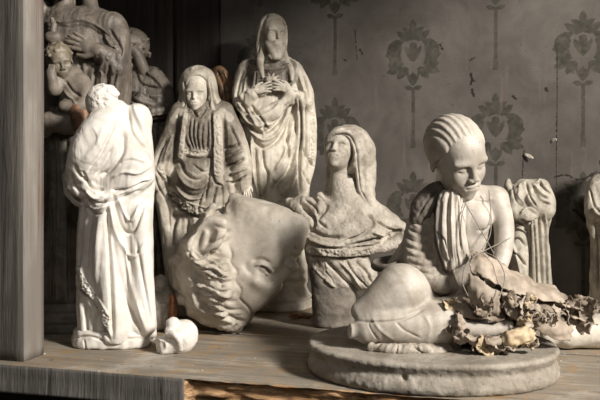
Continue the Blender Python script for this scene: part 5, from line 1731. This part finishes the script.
def headless():
    fr = Frame(532, 318)
    root = fr.root('headless_statue')
    tag(root, 'headless plaster figure in a draped tunic with folded arms, against the wallpaper', 'statue')
    L = fr.L
    z = lambda row: fr.g + HOR - row
    X = lambda px: px - fr.px
    g = Clay((-42, -36, 0), (36, 34, z(172)), 0.8)
    g.loft([(z(r), X(a), X(b), yc, ry) for r, a, b, yc, ry in [
        (179, 519, 543, 2, 8), (184, 514, 547, 2, 10), (190, 508, 549, 2, 12), (200, 506, 551, 0, 15), (215, 506, 551, 0, 16), (232, 507, 548, 0, 16), (250, 507, 549, 0, 18), (280, 508, 551, 0, 19), (317, 506, 553, 0, 20)]], folds=[(9, 1.0, 0.3, 0.4, 0.5)], rnd=3)
    g.ell(L(532, 177, 0), (9, 6.5, 7), 1.5, sub=True)
    g.cap(L(508, 181, 4), L(508, 186, 2), 2.5, 4, 3)
    g.chain([L(543, 186, 0), L(548, 200, -4), L(547, 212, -10), L(538, 208, -15), L(530, 198, -15)], [6, 7, 7, 5.5, 4], 4, smooth=4)
    g.ell(L(528, 215, -18), (8, 5, 6.5), 3)
    g.chain([L(516, 196, -8), L(514, 212, -14), L(524, 217, -19)], [7, 7, 5], 4, smooth=3)
    g.chain([L(532, 218, -18), L(534, 245, -19), L(536, 285, -19)], [4, 4.5, 4.5], 3, smooth=3)
    g.chain([L(518, 240, -12), L(520, 262, -14), L(523, 280, -14)], [8, 9, 7], 4, smooth=3)
    st = [([(526, 182), (530, 196), (536, 206)], -1.6, 1.2), ([(533, 184), (540, 194), (548, 198)], 1.8, 1.2), ([(534, 189), (541, 200), (550, 204)], -2.0, 1.2), ([(540, 184), (546, 190), (552, 194)], -1.4, 1.1), ([(512, 186), (516, 200), (524, 208)], -1.2, 1.3), ([(520, 184), (518, 196), (524, 204)], 1.2, 1.2),
          ([(543, 186), (540, 181), (534, 184)], 1.6, 1.3), ([(520, 214), (528, 209), (537, 214)], 1.4, 1.2), ([(521, 220), (530, 223), (537, 219)], -1.8, 1.2),
          ([(529, 222), (530, 250), (530, 290)], -2.6, 1.2), ([(534, 222), (536, 250), (537, 290)], -2.2, 1.1), ([(539, 218), (541, 250), (543, 290)], -2.6, 1.2), ([(545, 214), (546, 250), (548, 290)], 1.6, 1.3),
          ([(508, 226), (516, 222), (524, 226)], -1.5, 1.2), ([(508, 234), (518, 228), (527, 234)], 1.4, 1.3), ([(508, 242), (518, 238), (526, 246)], -1.8, 1.2), ([(510, 250), (518, 256), (526, 266)], -1.8, 1.3), ([(512, 240), (518, 262), (522, 285)], 1.2, 1.5), ([(549, 220), (549, 250), (552, 285)], -1.6, 1.2)]
    nh = Clay(L(532, 181, 0) - 14, L(532, 181, 0) + 14, 0.6)  # solid dark piece: shade of the neck opening put into its colour
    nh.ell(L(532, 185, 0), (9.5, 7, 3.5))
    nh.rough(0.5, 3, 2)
    o = add_part(fr, root, 'neck_shade', nh, M_neck_shade)
    o['label'] = 'dark piece painted as shade in the neck opening'
    add_part(fr, root, 'tunic', g, M_headless, st, noise_amp=0.2, noise_sc=0.25, drape=0.3, drape_sc=1.3)
    b = Clay((-40, -38, -4), (36, 34, 14), 1.2)
    b.loft([(0, -32, 28, 0, 26), (9, -31, 27, 0, 25)], rnd=1.5)
    add_part(fr, root, 'base', b, M_headless)


def edge_statue():
    fr = Frame(612, 322)
    root = fr.root('draped_statue')
    tag(root, 'pale draped figure cut by the right border, forearm raised', 'statue')
    L = fr.L
    z = lambda row: fr.g + HOR - row
    X = lambda px: px - fr.px
    g = Clay((-36, -34, 0), (40, 34, z(160)), 0.9)
    g.loft([(z(r), X(a), X(b), yc, ry) for r, a, b, yc, ry in [
        (172, 600, 624, 2, 10), (180, 594, 632, 2, 14), (195, 590, 636, 0, 18), (215, 590, 636, 0, 19), (240, 592, 634, 0, 19), (290, 592, 634, 0, 20), (321, 590, 636, 0, 22)]], folds=[(9, 1.4, 0.3, 0.4, 0.5)], rnd=3)
    g.chain([L(597, 184, 0), L(593, 200, -4), L(594, 214, -10), L(604, 214, -18)], [7, 8, 7.5, 6], 4, smooth=3)
    g.chain([L(593, 212, -6), L(592, 224, -6), L(594, 236, -5)], [6, 5, 3], 3)
    g.ell(L(612, 160, 2), (12, 12, 14), 4)
    add_part(fr, root, 'drapery', g, M_headless, [([(590, 190), (594, 204), (600, 212)], -1.8, 1.3), ([(592, 208), (598, 214), (604, 216)], 1.4, 1.2), ([(596, 222), (597, 250), (598, 290)], -2, 1.4), ([(604, 222), (604, 260), (605, 300)], 1.4, 1.5)], noise_amp=0.25, noise_sc=0.25, drape=0.6)
    b = Clay((-38, -36, -4), (38, 36, 12), 1.2)
    b.loft([(0, -32, 32, 0, 28), (8, -31, 31, 0, 27)], rnd=1.5)
    add_part(fr, root, 'base', b, M_headless)


def plaster_cone():
    fr = Frame(584, 349)
    root = Clay
    L = fr.L
    r = fr.root('plaster_cone')
    tag(r, 'broken pale plaster cone lying on its side behind the paper bag', 'plaster piece')
    g = Clay((-44, -40, -3), (54, 40, 50), 1.0)
    g.cap((-20, 0, 14), (38, 6, 19), 13, 19, 0)
    g.cap((-36, -1, 12), (-16, 0, 14), 9, 12, 3)
    g.cut((36, 0, 18), (1, 0.1, 0), 1)
    g.ell((38, 6, 19), (10, 15, 15), 1, sub=True)
    g.rough(0.8, 7, 3)
    g.cut((0, 0, 0.3), (0, 0, -1))
    o = add_part(fr, r, 'cone_shell', g, M_ivory)


def small_head():
    """white broken head of a small statue lying in front"""
    fr = Frame(175, 352)
    root = fr.root('small_broken_head')
    tag(root, 'small white broken statue head with curled hair lying beside the robed figure', 'head')
    L = fr.L
    h = Clay((-34, -24, -2), (34, 28, 44), 0.55)
    h.ell(L(181, 337, 2), (15.5, 16, 17), 0)
    h.ell(L(186, 334, 4), (12, 14, 14), 3)
    h.cap(L(174, 342, -2), L(162, 346, -6), 10.5, 9.5, 4)
    h.ell(L(173, 324, -4), (7, 7.5, 7), 2)
    h.ell(L(170, 331, -8), (5, 5, 5), 2)
    pts = [L(168, 334, -13), L(174, 334, -17), L(179, 340, -16), L(180, 348, -11)]
    for i, p in enumerate(catmull(pts, 3)):
        h.ell(p, 3.3, 1.2)
    for a in range(6):
        h.chain([L(176 + a * 3, 324, -10), L(181 + a * 2.4, 334, -15), L(180 + a * 2.5, 350, -11)], 0.9, 1.2, sub=True, smooth=3)
    h.cut(L(158.5, 346, -8), (-0.86, -0.50, -0.1), 1.2)
    h.ell(L(160, 346, -15), (5.5, 4, 6), 1.5, sub=True)
    h.rough(0.35, 4, 6)
    h.cut((0, 0, 0.2), (0, 0, -1))
    add_part(fr, root, 'head', h, M_white, noise_amp=0.2, noise_sc=0.4)


def stone_fragment():
    fr = Frame(161, 330)
    root = fr.root('grey_stone_fragment')
    tag(root, 'small grey weathered statue fragment between the robed figure and the fallen head', 'fragment')
    L = fr.L
    g = Clay((-22, -26, -2), (24, 24, 70), 0.8)
    g.ell(L(161.0, 314, 0), (13, 14, 18), 0)
    g.ell(L(166.0, 298, 2), (8, 10, 9), 5)
    g.ell(L(159.0, 285, 2), (9, 10, 11), 4)
    g.ell(L(156.0, 300, -4), (7, 8, 8), 4)
    g.ell(L(163, 305, -11), (3.5, 3, 2.5), 1)
    g.ell(L(162.0, 294, -9), (4, 3, 2), 1.5)
    g.rough(1.6, 8, 3).rough(0.7, 3.5, 4)
    g.cut((0, 0, 0.2), (0, 0, -1))
    add_part(fr, root, 'rock', g, M_grey, noise_amp=0.3, noise_sc=0.4)


M_neck_shade = simple('neck_shade_plaster', (0.05, 0.04, 0.032), 0.9, (0.09, 0.075, 0.06), 60)
M_wing = plaster('dark_gloss_varnish', (0.26, 0.15, 0.08), (0.08, 0.05, 0.03), rough=0.25, big=40, bmp=0.3, spec=0.6)
M_headless = plaster('grey_cream_plaster', (0.42, 0.38, 0.31), (0.25, 0.22, 0.175), rough=0.42, big=32, amount=(0.40, 0.6), bmp=0.35)
for nm, fn in (('mother', mother_and_child), ('brown', bearded_brown), ('wing', wing), ('headless', headless), ('edge', edge_statue), ('cone', plaster_cone), ('smallhead', small_head), ('fragment', stone_fragment)):
    if want(nm):
        fn()
# ------------------------------------------------------------------ small things on the shelf and wall
def small_things():
    rng = random.Random(77)

    class _F:
        s = 1.0
    def bit(name, px, row, size, mat, label, cat, group=None, flat=1.0, D=None):
        p = pic(px, row)
        g = Clay((-1.3,) * 3, (1.3,) * 3, 0.13)
        for _ in range(4):
            g.ell([rng.uniform(-.5, .5), rng.uniform(-.5, .5), rng.uniform(-.2, .2)], (rng.uniform(.35, .6), rng.uniform(.35, .6), rng.uniform(.25, .4)), 0.15)
        g.rough(0.16, 0.4, rng.randrange(99))
        V, Q = g.surface(0)
        V = V * np.array([1, 1, flat])
        V[:, 2] -= V[:, 2].min()
        o = link_mesh(name, mesh_np(name, V * size, Q), mat)
        o.location = p
        o.rotation_euler = (0, 0, rng.uniform(0, 6))
        tag(o, label, cat, group)
        return o
    M_crumb_d = simple('dark_crumb', (0.07, 0.05, 0.035), 0.8, (0.12, 0.09, 0.06), 300)
    M_crumb_y = simple('ochre_flake', (0.46, 0.34, 0.17), 0.8, (0.36, 0.26, 0.14), 300)
    for i in range(26):
        px, row = rng.choice(((rng.uniform(60, 300), rng.uniform(352, 372)), (rng.uniform(150, 310), rng.uniform(334, 372)), (rng.uniform(556, 598), rng.uniform(352, 372))))
        bit('plaster_crumb', px, row, rng.uniform(.0006, .0016), M_white if rng.random() < .4 else M_crumb_d, 'tiny crumb of plaster or dirt scattered on the shelf boards', 'crumb', 'crumbs scattered on the shelf')
    for px, row, s in ((101, 360, .0045), (124, 364, .0055), (147, 352, .004), (212, 343, .004), (230, 346, .003)):
        bit('ochre_flake', px, row, s, M_crumb_y, 'thin ochre paint flake lying flat on the shelf boards', 'paint flake', 'ochre flakes on the shelf', flat=0.12)
    bit('dark_knot_chip', 52, 360, .0042, M_crumb_d, 'dark flat chip on the shelf in front of the post', 'chip', flat=0.2)
    bit('dark_clod', 238, 334, .0065, M_crumb_d, 'dark brown clod on the shelf under the fallen head', 'clod', flat=0.6)
    bit('plaster_chip', 44, 354, .0035, M_white, 'small white chip on the shelf right beside the post', 'chip', flat=0.5)
    # curled leaf beside the fragment, rusty leaves at the round base
    fr = Frame(173, 334)
    M_leaf = simple('rust_leaf', (0.30, 0.12, 0.045), 0.5, (0.14, 0.055, 0.025), 160)
    P = [[fr.L(170, 294, 0), fr.L(173, 293, -3), fr.L(175, 298, 0)], [fr.L(169, 306, -2), fr.L(173, 305, -7), fr.L(177, 308, -2)], [fr.L(169, 318, 0), fr.L(172, 320, -5), fr.L(176, 322, 0)], [fr.L(171, 332, 0), fr.L(173, 333.5, -2), fr.L(174, 332, 0)]]
    V, Q = sheet_mesh(P, sub=5, crumple=0.6, scale=0.2, thick=0.6, seed=3)
    V[:, 2] -= V[:, 2].min()
    r = fr.root('dry_leaf')
    tag(r, 'rust brown curled dry leaf standing between small broken head and fallen head', 'leaf')
    link_mesh('leaf_blade', mesh_np('leaf_blade', V * fr.s, Q), M_leaf, r)
    for i in range(9):
        px, row = 291 + i * 2.3 + rng.uniform(-1, 1), 318 + rng.uniform(-1.5, 1.5)
        fr = Frame(px, row)
        u = rng.uniform(0, 6.28)
        P = [[np.array([a * 4 * math.cos(u) - b * 2.2 * math.sin(u), a * 4 * math.sin(u) + b * 2.2 * math.cos(u), 1 + 1.4 * b * b + rng.uniform(0, 3)]) for b in (-1, 0, 1)] for a in (-1, 0, 1)]
        V, Q = sheet_mesh(P, sub=4, crumple=0.5, scale=0.4, thick=0.5, seed=i)
        V[:, 2] -= V[:, 2].min()
        r = link_mesh('rusty_leaf', mesh_np('rusty_leaf', V * fr.s, Q), M_leaf)
        r.location = world((px - 300) * fr.s, fr.D, 0)
        tag(r, 'small rusty dead leaf in the litter before the round base', 'leaf', 'dead leaves before the round base')
    # plaster flakes hanging on the papered wall
    for px, row, sx, sz, ang, lab in ((529, 156, 7, 1.6, -28, 'white splinter of paper hanging on the wall above the headless figure'), (554, 140, 3.6, 1.6, 8, 'pale flake peeling from the wallpaper right of the white splinter')):
        c = wall_hit(px, row)
        k = (wall_hit(px + 1, row).x - c.x)
        a = math.radians(ang)
        P = []
        for i in (-1, 0, 1):
            rw = []
            for j in (-1, 0, 1):
                x, z = i * sx * k * 0.7, j * sz * k * (1.1 - 0.6 * abs(i))
                rw.append((c.x + x * math.cos(a) - z * math.sin(a), WALL_Y - 0.003 - 0.003 * (i + 1), c.z + x * math.sin(a) + z * math.cos(a)))
            P.append(rw)
        V, Q = sheet_mesh(np.array(P) * 1000, sub=4, crumple=0.6, scale=0.3, thick=0.5, seed=2)
        o = link_mesh('paper_flake', mesh_np('paper_flake', V / 1000, Q), M_ivory)
        tag(o, lab, 'flake')


small_things()
